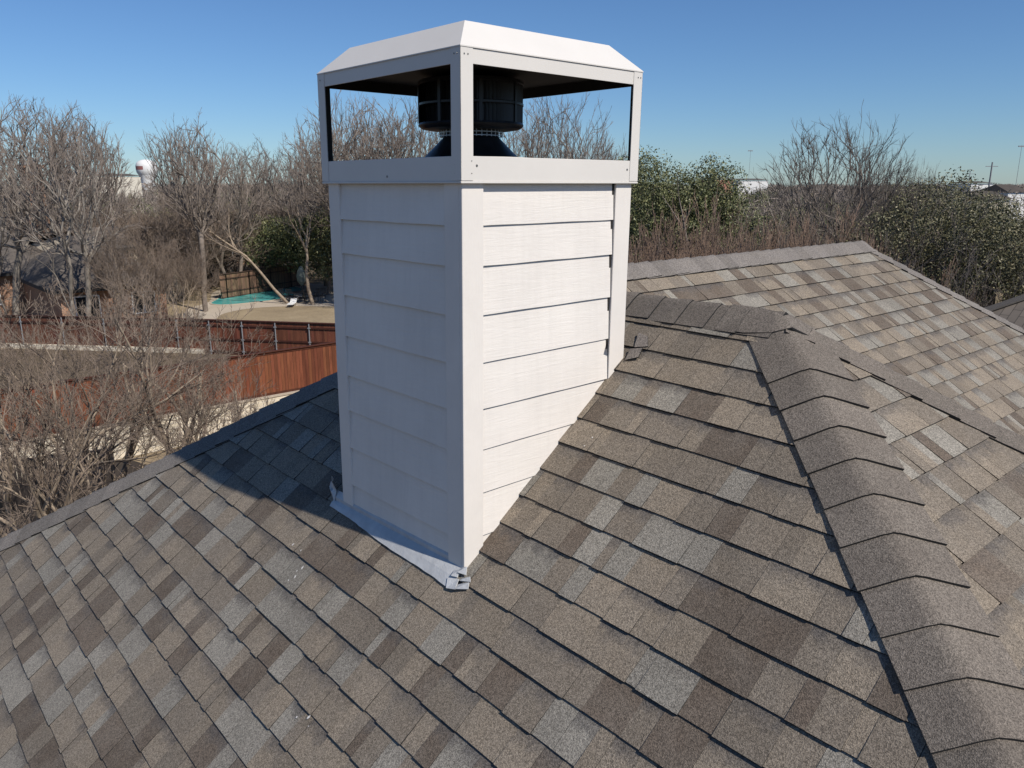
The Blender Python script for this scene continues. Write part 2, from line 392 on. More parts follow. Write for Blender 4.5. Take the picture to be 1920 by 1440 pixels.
vx = lambda y: XR + (YC - y) / 1.097
adopt(roof_plane(OC, UBv, VC, to_uv(OC, UBv, VC, [(XR, YC, ZR), (vx(YCe), YCe, EAVE), (XCe, YCe, EAVE), P3]), -0.117, 13, None, 'far shingle slope below the long upper ridge'))
VE = (-1, 0, SC_); OE = P3; YNe = YC + dropA / SC_
adopt(roof_plane(OE, (0, 1, 0), VE, to_uv(OE, (0, 1, 0), VE, [P3, (XCe, YCe, EAVE), (XCe, YNe, EAVE)]), 0.0, 14, None))
VN = (0, -1, SC_)
adopt(roof_plane(OC, UBv, VN, to_uv(OC, UBv, VN, [(XR, YC, ZR), P3, (XCe, YNe, EAVE), (XR, YNe, EAVE)]), 0.0, 15, None))
VL = (0, -1, SL); OL = P2
adopt(roof_plane(OL, UBv, VL, to_uv(OL, UBv, VL, [P2, (XR + 0.3, P2[1], ZR), (XR + 0.3, YL, EAVE), E2]), 0.0, 16, None))
VA2 = (-1, 0, SA)
adopt(roof_plane(P1, (0, 1, 0), VA2, to_uv(P1, (0, 1, 0), VA2, [P1, (XEa, YB, EAVE), (XEa, YB + 2, EAVE), (XR, YC, ZR)]), 0.0, 17, None))
# ridge and hip caps
def inplane(D, Nrm, side):
    n = np.cross(D, Nrm); n = n / np.linalg.norm(n); return n if np.dot(n, side) > 0 else -n
NA = unit((-SA, 0, 1)); NB = unit((0, -SB, 1)); NC = unit((0, -SC_, 1)); NE = unit((SC_, 0, 1)); NL_ = unit((0, SL, 1)); NN = unit((0, SC_, 1)); NA2 = unit((SA, 0, 1))
h1 = unit(E1 - P1); h2 = unit(E3 - P1); h3 = unit(E2 - P2); h4 = unit(np.array((XCe, YCe, EAVE)) - P3); h5 = unit(np.array((XCe, YNe, EAVE)) - P3)
S0 = float(np.linalg.norm(np.array((1.052, -0.761)) - P1[:2])) * math.sqrt(1 + (SA * 0.624) ** 2)
adopt(cap_run(P1 + h1 * 0.02, E1, inplane(h1, NA, (-1, 1, 0)), inplane(h1, NB, (1, -1, 0)), 0.150, 0.190, None, 21, expo=0.1555, start=S0 + 0.02, roundness=0.03, base_h=0.013, lift=0.012))
adopt(cap_run(P1 + h2 * 0.05, E3, inplane(h2, NB, (-1, -1, 0)), inplane(h2, NA2, (1, 1, 0)), 0.135, 0.15, None, 22, expo=0.16, start=0.10))
adopt(cap_run(P2, E2, inplane(h3, NA, (-1, -1, 0)), inplane(h3, NL_, (1, 1, 0)), 0.155, 0.15, None, 23, expo=0.155, tone=(0.165, 0.147, 0.130)))
adopt(cap_run(P2 + np.array((0, 0.1, 0)), P1 + np.array((0, -0.02, 0.0)), inplane((0, -1, 0), NA, (-1, 0, 0)), inplane((0, -1, 0), NA2, (1, 0, 0)), 0.150, 0.14, None, 24, expo=0.155, lift=0.009, tone=(0.152, 0.130, 0.109)))
adopt(cap_run((XR - 0.1, YC, ZR + 0.004), P3 + np.array((0.05, 0, 0.004)), inplane((1, 0, 0), NC, (0, -1, 0)), inplane((1, 0, 0), NN, (0, 1, 0)), 0.150, 0.15, None, 25, expo=0.15, tone=(0.175, 0.156, 0.140)))
adopt(cap_run(P3 + h4 * 0.03, (XCe, YCe, EAVE), inplane(h4, NC, (-1, -1, 0)), inplane(h4, NE, (1, 1, 0)), 0.115, 0.14, None, 26, expo=0.155, tone=(0.175, 0.156, 0.140)))
adopt(cap_run(P3 + h5 * 0.03, (XCe, YNe, EAVE), inplane(h5, NN, (-1, 1, 0)), inplane(h5, NE, (1, -1, 0)), 0.115, 0.14, None, 27, expo=0.155))
# the folded last cap at the peak
def zS(x, y, h=0.0): return min(zA(x), ZR + SB * (y - P1[1]), ZR - SA * (x - XR)) + h
mb = MB(); ring = [(1.118, -0.30, 0.020), (1.120, -0.44, 0.021), (1.135, -0.555, 0.024), (1.175, -0.625, 0.030), (1.235, -0.665, 0.021), (1.30, -0.645, 0.029), (1.345, -0.56, 0.022), (1.36, -0.44, 0.02), (1.36, -0.30, 0.018)]
outer = [np.array((x, y, zS(x, y, h))) for x, y, h in ring]; mid = []
for (x, y, h), o_ in zip(ring, outer):
    tx, ty = XR, min(-0.30, max(y, -0.50)); mx, my = x + (tx - x) * 0.55, y + (ty - y) * 0.55; mid.append(np.array((mx, my, zS(mx, my, 0.026) - 0.002)))
top = [np.array((XR, -0.30, ZR + 0.018)), np.array((XR, -0.40, ZR + 0.017)), np.array((XR, -0.50, ZR + 0.012))]
tp = [top[0], top[1], top[2], top[2], top[2], top[2], top[2], top[1], top[0]]
nn_ = len(outer); low = [p - np.array((0, 0, 0.009)) for p in outer]
vs = outer + mid + tp; mb.add(vs, [(i, i + 1, nn_ + i + 1, nn_ + i) for i in range(nn_ - 1)] + [(nn_ + i, nn_ + i + 1, 2 * nn_ + i + 1, 2 * nn_ + i) for i in range(nn_ - 1)], 0, (0.152, 0.130, 0.109, 0))
mb.add(outer + low, [(i, i + 1, nn_ + i + 1, nn_ + i) for i in range(nn_ - 1)], 1)
pk = adopt(link_mesh('ridge_cap', mb.v, mb.f, [M['cap'], M['butt']], mb.mi, mb.c, [(0, 0)] * sum(len(f) for f in mb.f)))
for p in pk.data.polygons: p.use_smooth = p.material_index == 0
pk['label'] = 'folded cap shingle closing the near roof peak'
# walls, eaves
GZ = -9.9
M['cream_stone'] = m_brick('cream_stone', (0.70, 0.61, 0.47), (0.60, 0.52, 0.39), (0.72, 0.66, 0.56), 0.52, 0.19, ms=0.014)
def uvbox(mb_verts, mb_faces):
    uv = []
    for f in mb_faces:
        p = [np.array(mb_verts[i]) for i in f]; n = np.cross(p[1] - p[0], p[2] - p[0])
        for q in p:
            if abs(n[2]) > max(abs(n[0]), abs(n[1])): uv.append((q[0], q[1]))
            else:
                h = np.array((-n[1], n[0], 0)); h = h / (np.linalg.norm(h) + 1e-9); uv.append((float(np.dot(q, h)), q[2]))
    return uv
def wall_build(mb, name, mat, parent=None):
    return link_mesh(name, mb.v, mb.f, mat, mb.mi, None, uvbox(mb.v, mb.f), parent)
mb = MB(); mb.box((XE + 0.45, YB + 0.45, GZ), (XEa - 0.45, YL - 0.45, EAVE + 0.1)); mb.box((XR, YCe + 0.45, GZ), (XCe - 0.45, YNe - 0.45, EAVE + 0.1))
M['house_brick'] = m_brick('house_brick', (0.36, 0.17, 0.11), (0.26, 0.12, 0.08), (0.42, 0.38, 0.33), 0.22, 0.075, ms=0.006)
adopt(wall_build(mb, 'wall', M['house_brick']))
mb = MB()
for a, b in (((XE - 0.02, YB - 0.02), (XE - 0.02, YL + 0.02)), ((XE - 0.02, YB - 0.02), (XEa, YB - 0.02)), ((XE - 0.02, YL + 0.02), (XR, YL + 0.02)), ((XCe + 0.02, YCe), (XCe + 0.02, YNe)), ((4, YCe - 0.02), (XCe, YCe - 0.02))):
    mb.beam((*a, EAVE - 0.1), (*b, EAVE - 0.1), 0.1, 0.2)
adopt(mb.build('gutter', M['trim']))
# ------------------------------------------------------------------ chimney
CW, CD, CH, CE = 0.9541, 0.9594, 0.4427, 0.0153
YA = 0.0243; CA_, SA_ = math.cos(YA), math.sin(YA)
def T(x, y, z): return (x * CA_ - y * SA_ + z * 0.0061, x * SA_ + y * CA_ - z * 0.0083, z)
def TV(x, y, z): return np.array(T(x, y, z))
mb = MB(); mb.box((0.036, 0.036, -2.4), (CW - 0.036, CD - 0.036, -0.01), T=T)
chim = adopt(mb.build('chimney', M['trim']))
chim['label'] = 'square white sided chimney with open louvred metal top'
def sub(o): o.parent = chim; o.matrix_parent_inverse = Matrix(); return o
ZS = [-0.1522, -0.2979, -0.4796, -0.6629, -0.845, -1.0102, -1.1904, -1.3736, -1.555, -1.74]
IN = 0.030
def siding(face, rng):
    """lap boards of one chimney face; each board is a wedge whose lower edge stands proud"""
    mb = MB(); zs = [-0.004] + ZS
    for i in range(len(zs) - 1):
        zt, zb = zs[i] + 0.002, zs[i + 1]
        t = (0.0125 if face == 'L' else 0.0095) + rng.uniform(-0.0008, 0.0008); n = 14
        a0, a1 = CE + 0.099, (CW if face in 'FB' else CD) - CE - 0.099
        if face == 'L': a1 = 0.8535
        if face == 'F': a1 -= 0.008
        vs = []; 
        for k in range(n + 1):
            a = a0 - 0.004 + (a1 - a0 + 0.008) * k / n; w = 0.0014 * math.sin(k * 0.9 + i * 2.1) + rng.uniform(-0.0004, 0.0004)
            for (z, d) in ((zt, 0.0015), (zb + w * 0.6, t + w * 0.5), (zb + w * 0.6, -0.004)):
                if face == 'F': vs.append(T(a, IN - d, z))
                elif face == 'B': vs.append(T(a, CD - IN + d, z))
                elif face == 'L': vs.append(T(IN - d, a, z))
                else: vs.append(T(CW - IN + d, a, z))
        fs = []
        mb.add(vs, [(k * 3, k * 3 + 1, k * 3 + 4, k * 3 + 3) for k in range(n)]); mb.add(vs, [(k * 3 + 1, k * 3 + 2, k * 3 + 5, k * 3 + 4) for k in range(n)], 1)  # board undersides coloured dark, shade below each lap put into colour
    o = sub(mb.build('siding', [M['board'], M['near_black']])); return o
rg = random.Random(4)
for f_ in 'FLBR': siding(f_, rg)
def zroof(x): return zA(T(x, 0, -1.4)[0])
def trim_board(a, b, name='corner_trim', bev=0.003):
    mb = MB(); mb.box(a, b, T=T); return sub(mb.build(name, M['trim'], bevel=bev))
mb = MB(); mb.box((0.0295, 0.846, -1.5), (0.034, 0.860, -0.003), T=T); sub(mb.build('joint_shade', M['near_black'])); mb = MB(); mb.box((CW - CE - 0.112, 0.026, -0.95), (CW - CE - 0.096, 0.034, -0.003), T=T); sub(mb.build('joint_shade', M['near_black']))  # dark strips stand in for the shade inside the open joints
trim_board((CE, CE + 0.019, -1.56), (CE + 0.019, CE + 0.105, -0.003))               # front corner, left face
trim_board((CE - 0.0005, CE, -1.56), (CE + 0.099, CE + 0.019, -0.003))              # front corner, right face
trim_board((CW - CE - 0.099, CE, -0.93), (CW - CE, CE + 0.019, -0.003))             # right corner, right face
trim_board((CW - CE - 0.019, CE + 0.0195, -1.0), (CW - CE, CE + 0.1, -0.003))
trim_board((CE, CD - CE - 0.088, -1.485), (CE + 0.019, CD - CE, -0.003))            # left corner, left face
trim_board((CE + 0.0195, CD - CE - 0.019, -1.5), (CE + 0.1, CD - CE, -0.003))
trim_board((CW - CE - 0.1, CD - CE - 0.019, -1.0), (CW - CE, CD - CE, -0.003))
trim_board((CW - CE - 0.019, CD - CE - 0.1, -1.0), (CW - CE, CD - CE - 0.0195, -0.003))
# shroud: flange, rails, posts, hood
def pbox(mb, a, b, mi=0): mb.box(a, b, mi, T=T)
RB, RT_ = 0.088, 0.388          # opening from RB to RT_
mbs = []
mb = MB(); th = 0.003
for (a, b) in (((0.0, 0.0, 0.003), (CW, th, RB)), ((0.0, 0.0 + th, 0.003), (th, CD, RB)), ((0.0 + th, CD - th, 0.003), (CW, CD, RB)), ((CW - th, th, 0.003), (CW, CD - th, RB))): pbox(mb, a, b)
for (a, b) in (((-0.003, -0.003, -0.004), (CW + 0.003, 0.02, 0.003)), ((-0.003, 0.02, -0.004), (0.02, CD + 0.003, 0.003)), ((0.02, CD - 0.02, -0.004), (CW + 0.003, CD + 0.003, 0.003)), ((CW - 0.02, 0.02, -0.004), (CW + 0.003, CD - 0.02, 0.003))): pbox(mb, a, b)
o = sub(mb.build('shroud_base', M['metal'], bevel=0.0012))
for (a, b) in (((0, 0, RT_), (CW, th, CH)), ((0, th, RT_), (th, CD, CH)), ((th, CD - th, RT_), (CW, CD, CH)), ((CW - th, th, RT_), (CW, CD - th, CH))):
    mb = MB(); pbox(mb, a, b); sub(mb.build('shroud_rail', M['metal'], bevel=0.001))
pw = 0.052; e = 0.0022
for (sx, sy) in ((0, 0), (1, 0), (0, 1), (1, 1)):
    mb = MB()
    x0, x1 = (-e, pw) if sx == 0 else (CW - pw, CW + e); y0, y1 = (-e, pw) if sy == 0 else (CD - pw, CD + e)
    ww = pw if sx == 0 else pw
    z0, z1 = (0.006, CH + 0.001)
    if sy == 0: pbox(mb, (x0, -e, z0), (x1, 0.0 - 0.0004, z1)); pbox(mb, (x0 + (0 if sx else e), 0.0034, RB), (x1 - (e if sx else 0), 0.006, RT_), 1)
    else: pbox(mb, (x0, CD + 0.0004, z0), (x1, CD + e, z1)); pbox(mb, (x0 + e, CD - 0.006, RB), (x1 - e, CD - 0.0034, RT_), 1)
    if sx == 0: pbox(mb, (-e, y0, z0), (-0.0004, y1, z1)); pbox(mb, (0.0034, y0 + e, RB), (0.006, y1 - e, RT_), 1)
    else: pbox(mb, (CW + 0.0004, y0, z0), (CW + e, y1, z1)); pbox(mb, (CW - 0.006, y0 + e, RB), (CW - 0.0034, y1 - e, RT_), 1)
    # the folded metal between the two skins at the opening
    if sy == 0: pbox(mb, (x0 + e, -0.0003, RB + 0.0005), (x1 - (0 if sx == 0 else e), 0.0033, RT_ - 0.0005))
    else: pbox(mb, (x0 + e, CD - 0.0033, RB + 0.0005), (x1 - (0 if sx == 0 else e), CD + 0.0003, RT_ - 0.0005))
    if sx == 0: pbox(mb, (-0.0003, y0 + 0.004, RB + 0.0005), (0.0033, y1 - 0.004, RT_ - 0.0005))
    else: pbox(mb, (CW - 0.0033, y0 + 0.004, RB + 0.0005), (CW + 0.0003, y1 - 0.004, RT_ - 0.0005))
    sub(mb.build('shroud_post', [M['metal'], M['near_black']]))
mb = MB(); ti, thh = 0.0988, 0.1008; q = -0.004
lo = [T(q, q, CH), T(CW - q, q, CH), T(CW - q, CD - q, CH), T(q, CD - q, CH)]; hi = [T(ti, ti, CH + thh), T(CW - ti, ti, CH + thh), T(CW - ti, CD - ti, CH + thh), T(ti, CD - ti, CH + thh)]
lo2 = [(v[0], v[1], v[2] - 0.004) for v in lo]
mb.add(lo + hi + lo2, [(0, 1, 5, 4), (1, 2, 6, 5), (2, 3, 7, 6), (3, 0, 4, 7), (4, 5, 6, 7), (0, 8, 9, 1), (1, 9, 10, 2), (2, 10, 11, 3), (3, 11, 8, 0)])
sub(mb.build('shroud_hood', M['metal']))
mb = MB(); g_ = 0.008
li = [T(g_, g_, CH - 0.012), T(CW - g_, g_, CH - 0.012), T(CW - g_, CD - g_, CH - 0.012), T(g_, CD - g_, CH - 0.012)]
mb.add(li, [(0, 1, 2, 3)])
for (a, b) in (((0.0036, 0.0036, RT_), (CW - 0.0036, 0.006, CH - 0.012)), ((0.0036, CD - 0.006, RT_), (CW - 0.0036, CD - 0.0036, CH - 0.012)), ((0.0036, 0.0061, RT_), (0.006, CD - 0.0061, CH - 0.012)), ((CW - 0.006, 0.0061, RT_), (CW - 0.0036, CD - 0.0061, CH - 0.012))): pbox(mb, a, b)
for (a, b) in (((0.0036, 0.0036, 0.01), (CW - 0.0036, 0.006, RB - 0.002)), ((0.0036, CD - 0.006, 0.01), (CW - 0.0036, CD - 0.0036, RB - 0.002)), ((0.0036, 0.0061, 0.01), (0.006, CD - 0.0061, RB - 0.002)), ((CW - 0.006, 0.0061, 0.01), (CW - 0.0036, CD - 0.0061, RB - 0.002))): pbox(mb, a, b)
sub(mb.build('hood_inside', M['near_black']))  # near-black sheet under the hood and behind the rails
mb = MB(); pbox(mb, (0.007, 0.007, 0.02), (CW - 0.007, CD - 0.007, 0.045)); sub(mb.build('chase_cover', M['near_black']))
# screws
mb = MB()
def screw(p, n, r=0.0038):
    p = TV(*p); n = np.array(n, float); mb = MB(); mb.tube([p, p + n * 0.0022], [r, r * 0.7], 8); sub(mb.build('screw', M['screw']))
for dx in (0.014, 0.030): screw((dx, -0.0022, CH - 0.026), (0, -1, 0), 0.003); screw((-0.0022, dx + 0.002, CH - 0.024), (-1, 0, 0), 0.003); screw((CW - dx + 0.004, -0.0022, CH - 0.026), (0, -1, 0), 0.003)
screw((-0.0022, CD - 0.02, CH - 0.028), (-1, 0, 0), 0.003)
screw((0.07, 0.0, 0.056), (0, -1, 0), 0.005); screw((CW - 0.068, 0.0, 0.052), (0, -1, 0), 0.005); screw((0.045, -0.0022, 0.072), (0, -1, 0), 0.002); screw((0.045, -0.0022, 0.03), (0, -1, 0), 0.002)
screw((0.0, 0.46, 0.022), (-1, 0, 0), 0.005); screw((0.0, 0.035, 0.03), (-1, 0, 0), 0.002); screw((0.0, 0.035, 0.06), (-1, 0, 0), 0.002)
# flue terminal
FX, FY = 0.452, 0.497
mb = MB(); mb.lathe([(0.255, 0.075), (0.25, 0.082), (0.215, 0.088), (0.12, 0.182), (0.112, 0.20)], FX, FY, 40, T=T); mb.lathe([(0.112, 0.17), (0.112, 0.24)], FX, FY, 32, T=T)
sub(mb.build('flue_cone', M['black'], smooth=True))
mb = MB(); mb.lathe([(0.27, 0.05), (0.268, 0.088), (0.255, 0.1), (0.235, 0.098)], FX, FY, 40, T=T); sub(mb.build('storm_collar', M['metal'], smooth=True))
mb = MB()
for k in range(36):
    t = 2 * math.pi * k / 36; r = 0.132; c_, s_ = math.cos(t), math.sin(t)
    mb.tube([T(FX + r * c_, FY + r * s_, 0.185), T(FX + r * c_, FY + r * s_, 0.232)], 0.0022, 4)
for z in (0.188, 0.202, 0.216, 0.229): mb.lathe([(0.134, z), (0.134, z + 0.003), (0.130, z + 0.003), (0.130, z)], FX, FY, 36, T=T)
sub(mb.build('vent_mesh', M['galv']))
mb = MB(); R_ = 0.2185
mb.lathe([(0.10, 0.214), (0.17, 0.212), (0.205, 0.217), (R_, 0.226), (R_ + 0.003, 0.232), (R_, 0.240), (R_ - 0.012, 0.241)], FX, FY, 56, T=T)
mb.lathe([(R_ - 0.004, 0.306), (R_ + 0.002, 0.309), (R_ + 0.002, 0.317), (R_ - 0.004, 0.320)], FX, FY, 56, T=T)
mb.lathe([(R_ - 0.006, 0.388), (R_ + 0.002, 0.392), (R_, 0.405), (R_ - 0.03, 0.415), (0, 0.418)], FX, FY, 56, T=T)
mb.lathe([(R_ - 0.03, 0.235), (R_ - 0.03, 0.40)], FX, FY, 40, T=T)
for k in range(76):
    t = 2 * math.pi * k / 76; c_, s_ = math.cos(t), math.sin(t); a_ = 0.7; w = 0.0065
    dx, dy = -s_ * math.cos(a_) + c_ * math.sin(a_), c_ * math.cos(a_) + s_ * math.sin(a_)
    cx_, cy_ = FX + (R_ - 0.006) * c_, FY + (R_ - 0.006) * s_
    for z0, z1 in ((0.240, 0.307), (0.319, 0.390)):
        mb.add([T(cx_ - dx * w, cy_ - dy * w, z0), T(cx_ + dx * w, cy_ + dy * w, z0), T(cx_ + dx * w, cy_ + dy * w, z1), T(cx_ - dx * w, cy_ - dy * w, z1)], [(0, 1, 2, 3)])
for k in range(8):
    t = 2 * math.pi * (k + 0.35) / 8; c_, s_ = math.cos(t), math.sin(t); r = R_ + 0.002
    mb.beam(T(FX + r * c_, FY + r * s_, 0.238), T(FX + r * c_, FY + r * s_, 0.396), 0.014, 0.004, up=(c_, s_, 0))
sub(mb.build('flue_cap', M['black']))
# flashing at the foot of the shaded face
def onA(x, y, h): return np.array((x, y, zA(x))) + NA * h
def grid_sheet(mb, rows, mi=0):
    n = len(rows[0]); vs = [p for r in rows for p in r]; fs = []
    for i in range(len(rows) - 1):
        for j in range(n - 1): a = i * n + j; fs.append((a, a + 1, a + n + 1, a + n))
    mb.add(vs, fs, mi)
rg = random.Random(9); mb = MB(); rows = []
for i in range(29):
    y = 0.03 + (1.045 - 0.03) * i / 28; xo = -0.060 + 0.024 * (y / 1.05) + rg.uniform(-0.001, 0.001) + 0.003 * math.sin(y * 9); xi = 0.022 + (-SA_ * y)
    if i == 0: xo -= 0.0
    w = 0.0012 * math.sin(y * 14) + rg.uniform(-0.0005, 0.0005)
    rows.append([onA(xo, y, 0.003), onA(xo - 0.001, y, 0.0125 + w * 0.5), onA(xo * 0.55 + xi * 0.45, y, 0.017 + w), onA(xi - 0.004, y, 0.016), onA(xi + 0.004, y, 0.03), np.array((xi + 0.006, y, zA(xi) + 0.055 + 0.002 * math.sin(y * 23)))])
grid_sheet(mb, rows)
# torn tabs at the front corner
def patch(pts, h0, h1, t=0.003):
    top = [onA(x, y, h) for (x, y), h in zip(pts, [h0, h1] * 4)]; bot = [p - NA * t for p in top]; n = len(pts)
    mb.add(top + bot, [tuple(range(n)), tuple(range(2 * n - 1, n - 1, -1))] + [(i, n + i, n + (i + 1) % n, (i + 1) % n) for i in range(n)])
patch([(-0.062, 0.045), (-0.034, 0.068), (-0.020, 0.020), (-0.052, -0.002)], 0.016, 0.021)
patch([(-0.024, 0.052), (-0.004, 0.060), (0.002, 0.032), (-0.018, 0.026)], 0.030, 0.024)
patch([(-0.006, 0.030), (0.014, 0.038), (0.022, 0.008), (0.002, -0.004)], 0.034, 0.022)
patch([(-0.050, -0.004), (-0.034, 0.006), (-0.014, -0.042), (-0.030, -0.05)], 0.022, 0.013)
patch([(-0.022, 0.002), (-0.012, 0.010), (0.002, -0.03), (-0.008, -0.036)], 0.024, 0.012)
# curled end at the far corner
rows = []
for i in range(8):
    a = i / 7.0; y = 1.03 + 0.085 * a
    rows.append([onA(-0.018 + 0.03 * a, y, 0.014), onA(0.0 + 0.02 * a, y, 0.03 + 0.02 * math.sin(a * 3.1) + rg.uniform(-0.004, 0.004)), onA(0.02, y, 0.055 - 0.02 * a + rg.uniform(-0.005, 0.005)), onA(0.03 + 0.01 * a, y, 0.10 - 0.045 * a), onA(0.045, y - 0.02, 0.14 - 0.10 * a)])
grid_sheet(mb, rows)
fl = sub(mb.build('flashing', M['flash']))
sol = fl.modifiers.new('solid', 'SOLIDIFY'); sol.thickness = 0.0015
# loose shingle scraps and bent flap behind the right corner
mb = MB()
def scrap(pts, hs, t=0.006):
    top = [onA(x, y, h) for (x, y), h in zip(pts, hs)]; bot = [p - NA * t for p in top]; n = len(pts)
    mb.add(top, [tuple(range(n))], 0, (0.19, 0.165, 0.145, 0)); mb.add(top + bot, [tuple(range(2 * n - 1, n - 1, -1))] + [(i, n + i, n + (i + 1) % n, (i + 1) % n) for i in range(n)], 1)
scrap([(0.925, 0.02), (0.975, 0.035), (0.985, -0.03), (0.945, -0.04)], (0.015, 0.018, 0.024, 0.02))
scrap([(0.985, 0.02), (1.05, 0.05), (1.045, -0.005), (1.0, -0.045)], (0.018, 0.022, 0.016, 0.018))
o = link_mesh('shingle_scrap', mb.v, mb.f, [M['shingle'], M['butt']], mb.mi, mb.c, [(0, 0)] * sum(len(f) for f in mb.f)); sub(o)
mb = MB(); a = TV(CW - CE - 0.103, 0.012, -0.655); 
mb.add([a, a + (-0.022, -0.018, -0.045), a + (0.003, 0.0, -0.075), a + (0.003, 0.004, -0.02)], [(0, 1, 2, 3)]); sub(mb.build('bent_flap', M['trim']))
# paint drips on the shingles
mb = MB(); rg = random.Random(5)
for (cx_, cy_, n) in ((-0.315, 0.90, 6), (-0.60, 0.20, 3), (1.10, -0.72, 0), (-0.25, 1.0, 2), (0.55, -0.1, 2)):
    for _ in range(n):
        x = cx_ + rg.gauss(0, 0.03); y = cy_ + rg.gauss(0, 0.03); r = rg.uniform(0.002, 0.006); an = rg.uniform(0, 3)
        mb = MB(); mb.add([onA(x + r * math.cos(an + k * 1.05) * (1.6 if k % 3 == 0 else 0.7), y + r * math.sin(an + k * 1.05), 0.011) for k in range(6)], [tuple(range(6))])
        sub(mb.build('paint_spot', M['metal']))
# ------------------------------------------------------------------ ground
NZ = -8.55          # neighbour's garden level
M['dry_grass'] = m_ground('dry_grass', [(0.25, (0.17, 0.13, 0.085)), (0.5, (0.30, 0.235, 0.15)), (0.75, (0.43, 0.34, 0.22))], 0.35, 6.0)
M['leaf_litter'] = m_ground('leaf_litter', [(0.25, (0.055, 0.042, 0.03)), (0.5, (0.12, 0.092, 0.062)), (0.78, (0.20, 0.155, 0.10))], 0.12, 3.0)
M['concrete'] = m_ground('pool_concrete', [(0.3, (0.42, 0.35, 0.27)), (0.7, (0.52, 0.45, 0.36))], 0.5, 8.0)
ys = [-3000, -400, -60, -20, 0, 12, 20, 27.9, 28.4, 28.6, 32, 40, 60, 90, 150, 300, 900, 3000]; xs = [-3000, -400, -60, -20, 0, 10, 20, 30, 45, 60, 90, 150, 300, 900, 3000]
vs = []; fs = []
for y in ys:
    for x in xs: vs.append((x, y, GZ if y <= 28.45 else NZ))
for i in range(len(ys) - 1):
    for j in range(len(xs) - 1): a = i * len(xs) + j; fs.append((a, a + 1, a + len(xs) + 1, a + len(xs)))
g = link_mesh('ground', vs, fs, M['leaf_litter']); tag(g, kind='structure')
def flat(name, pts, z, mat, kind='structure'):
    o = link_mesh(name, [(p[0], p[1], z) for p in pts], [tuple(range(len(pts)))], mat); tag(o, kind=kind); return o
def smooth_loop(pts, n=6):
    out = []; m = len(pts)
    for i in range(m):
        p0, p1, p2, p3 = [np.array(pts[(i + k - 1) % m][:2], float) for k in range(4)]
        for t in np.linspace(0, 1, n, endpoint=False):
            out.append(0.5 * (2 * p1 + (p2 - p0) * t + (2 * p0 - 5 * p1 + 4 * p2 - p3) * t * t + (3 * p1 - p0 - 3 * p2 + p3) * t ** 3))
    return out
G0b = at_z(-120, 652, NZ)[:2]; F0b = at_z(312, 658, NZ)[:2]
flat('lawn', [(-30, 28.7), (60, 28.7), (60, 85), (-30, 85)], NZ + 0.004, M['dry_grass'])
flat('shaded_lawn', [(-30, 28.7), (18.5, 28.7), tuple(F0b), tuple(G0b)], NZ + 0.008, M['leaf_litter'])  # brownish lawn under twigs, its shade put into the darker colour
flat('yard', [(-2, 16), (14, 16), (14, 28.2), (-2, 28.2)], GZ + 0.004, M['dry_grass'])
deck = [at_z(x, y, NZ)[:2] for x, y in [(345, 604), (352, 580), (392, 566), (400, 548), (440, 538), (520, 532), (600, 533), (660, 545), (660, 572), (560, 574), (500, 576), (452, 581), (415, 590), (396, 604)]]
flat('patio', smooth_loop(deck, 5), NZ + 0.010, M['concrete'])
poolp = smooth_loop([at_z(x, y, NZ)[:2] for x, y in [(396, 569), (410, 560), (416, 551), (440, 545), (478, 540), (520, 537), (560, 539), (564, 548), (545, 556), (520, 562), (480, 567), (440, 571), (412, 572)]], 6)
cp = sum(poolp) / len(poolp); rim = [cp + (p - cp) * 1.035 for p in poolp]
m, nt, b = new_mat('pool_water'); co = objco(nt)
nt.links.new(ramp(nt, noise(nt, 0.35, 4, 0.6, co), [(0.3, (0.03, 0.25, 0.235)), (0.65, (0.15, 0.58, 0.54))]), b.inputs['Base Color']); b.inputs['Roughness'].default_value = 0.22
bump(nt, b, noise(nt, 5, 3, 0.6, co), 0.25, 0.05); M['water'] = m
mb = MB(); n = len(poolp)
vs = [(p[0], p[1], NZ + 0.05) for p in rim] + [(p[0], p[1], NZ + 0.05) for p in poolp] + [(p[0], p[1], NZ + 0.012) for p in rim] + [(p[0], p[1], NZ + 0.012) for p in poolp]
mb.add(vs, [(i, (i + 1) % n, n + (i + 1) % n, n + i) for i in range(n)] + [(2 * n + i, 2 * n + (i + 1) % n, (i + 1) % n, i) for i in range(n)] + [(n + i, n + (i + 1) % n, 3 * n + (i + 1) % n, 3 * n + i) for i in range(n)])
pe = empty('swimming_pool', (cp[0], cp[1], NZ)); tag(pe, 'kidney shaped turquoise swimming pool in the neighbouring garden', 'pool')
def under(o, root): o.parent = root; o.matrix_parent_inverse = Matrix.Translation(root.location).inverted(); return o
under(mb.build('pool_coping', M['concrete']), pe)
under(link_mesh('pool_water', [(p[0], p[1], NZ + 0.022) for p in poolp], [tuple(range(n))], M['water']), pe)
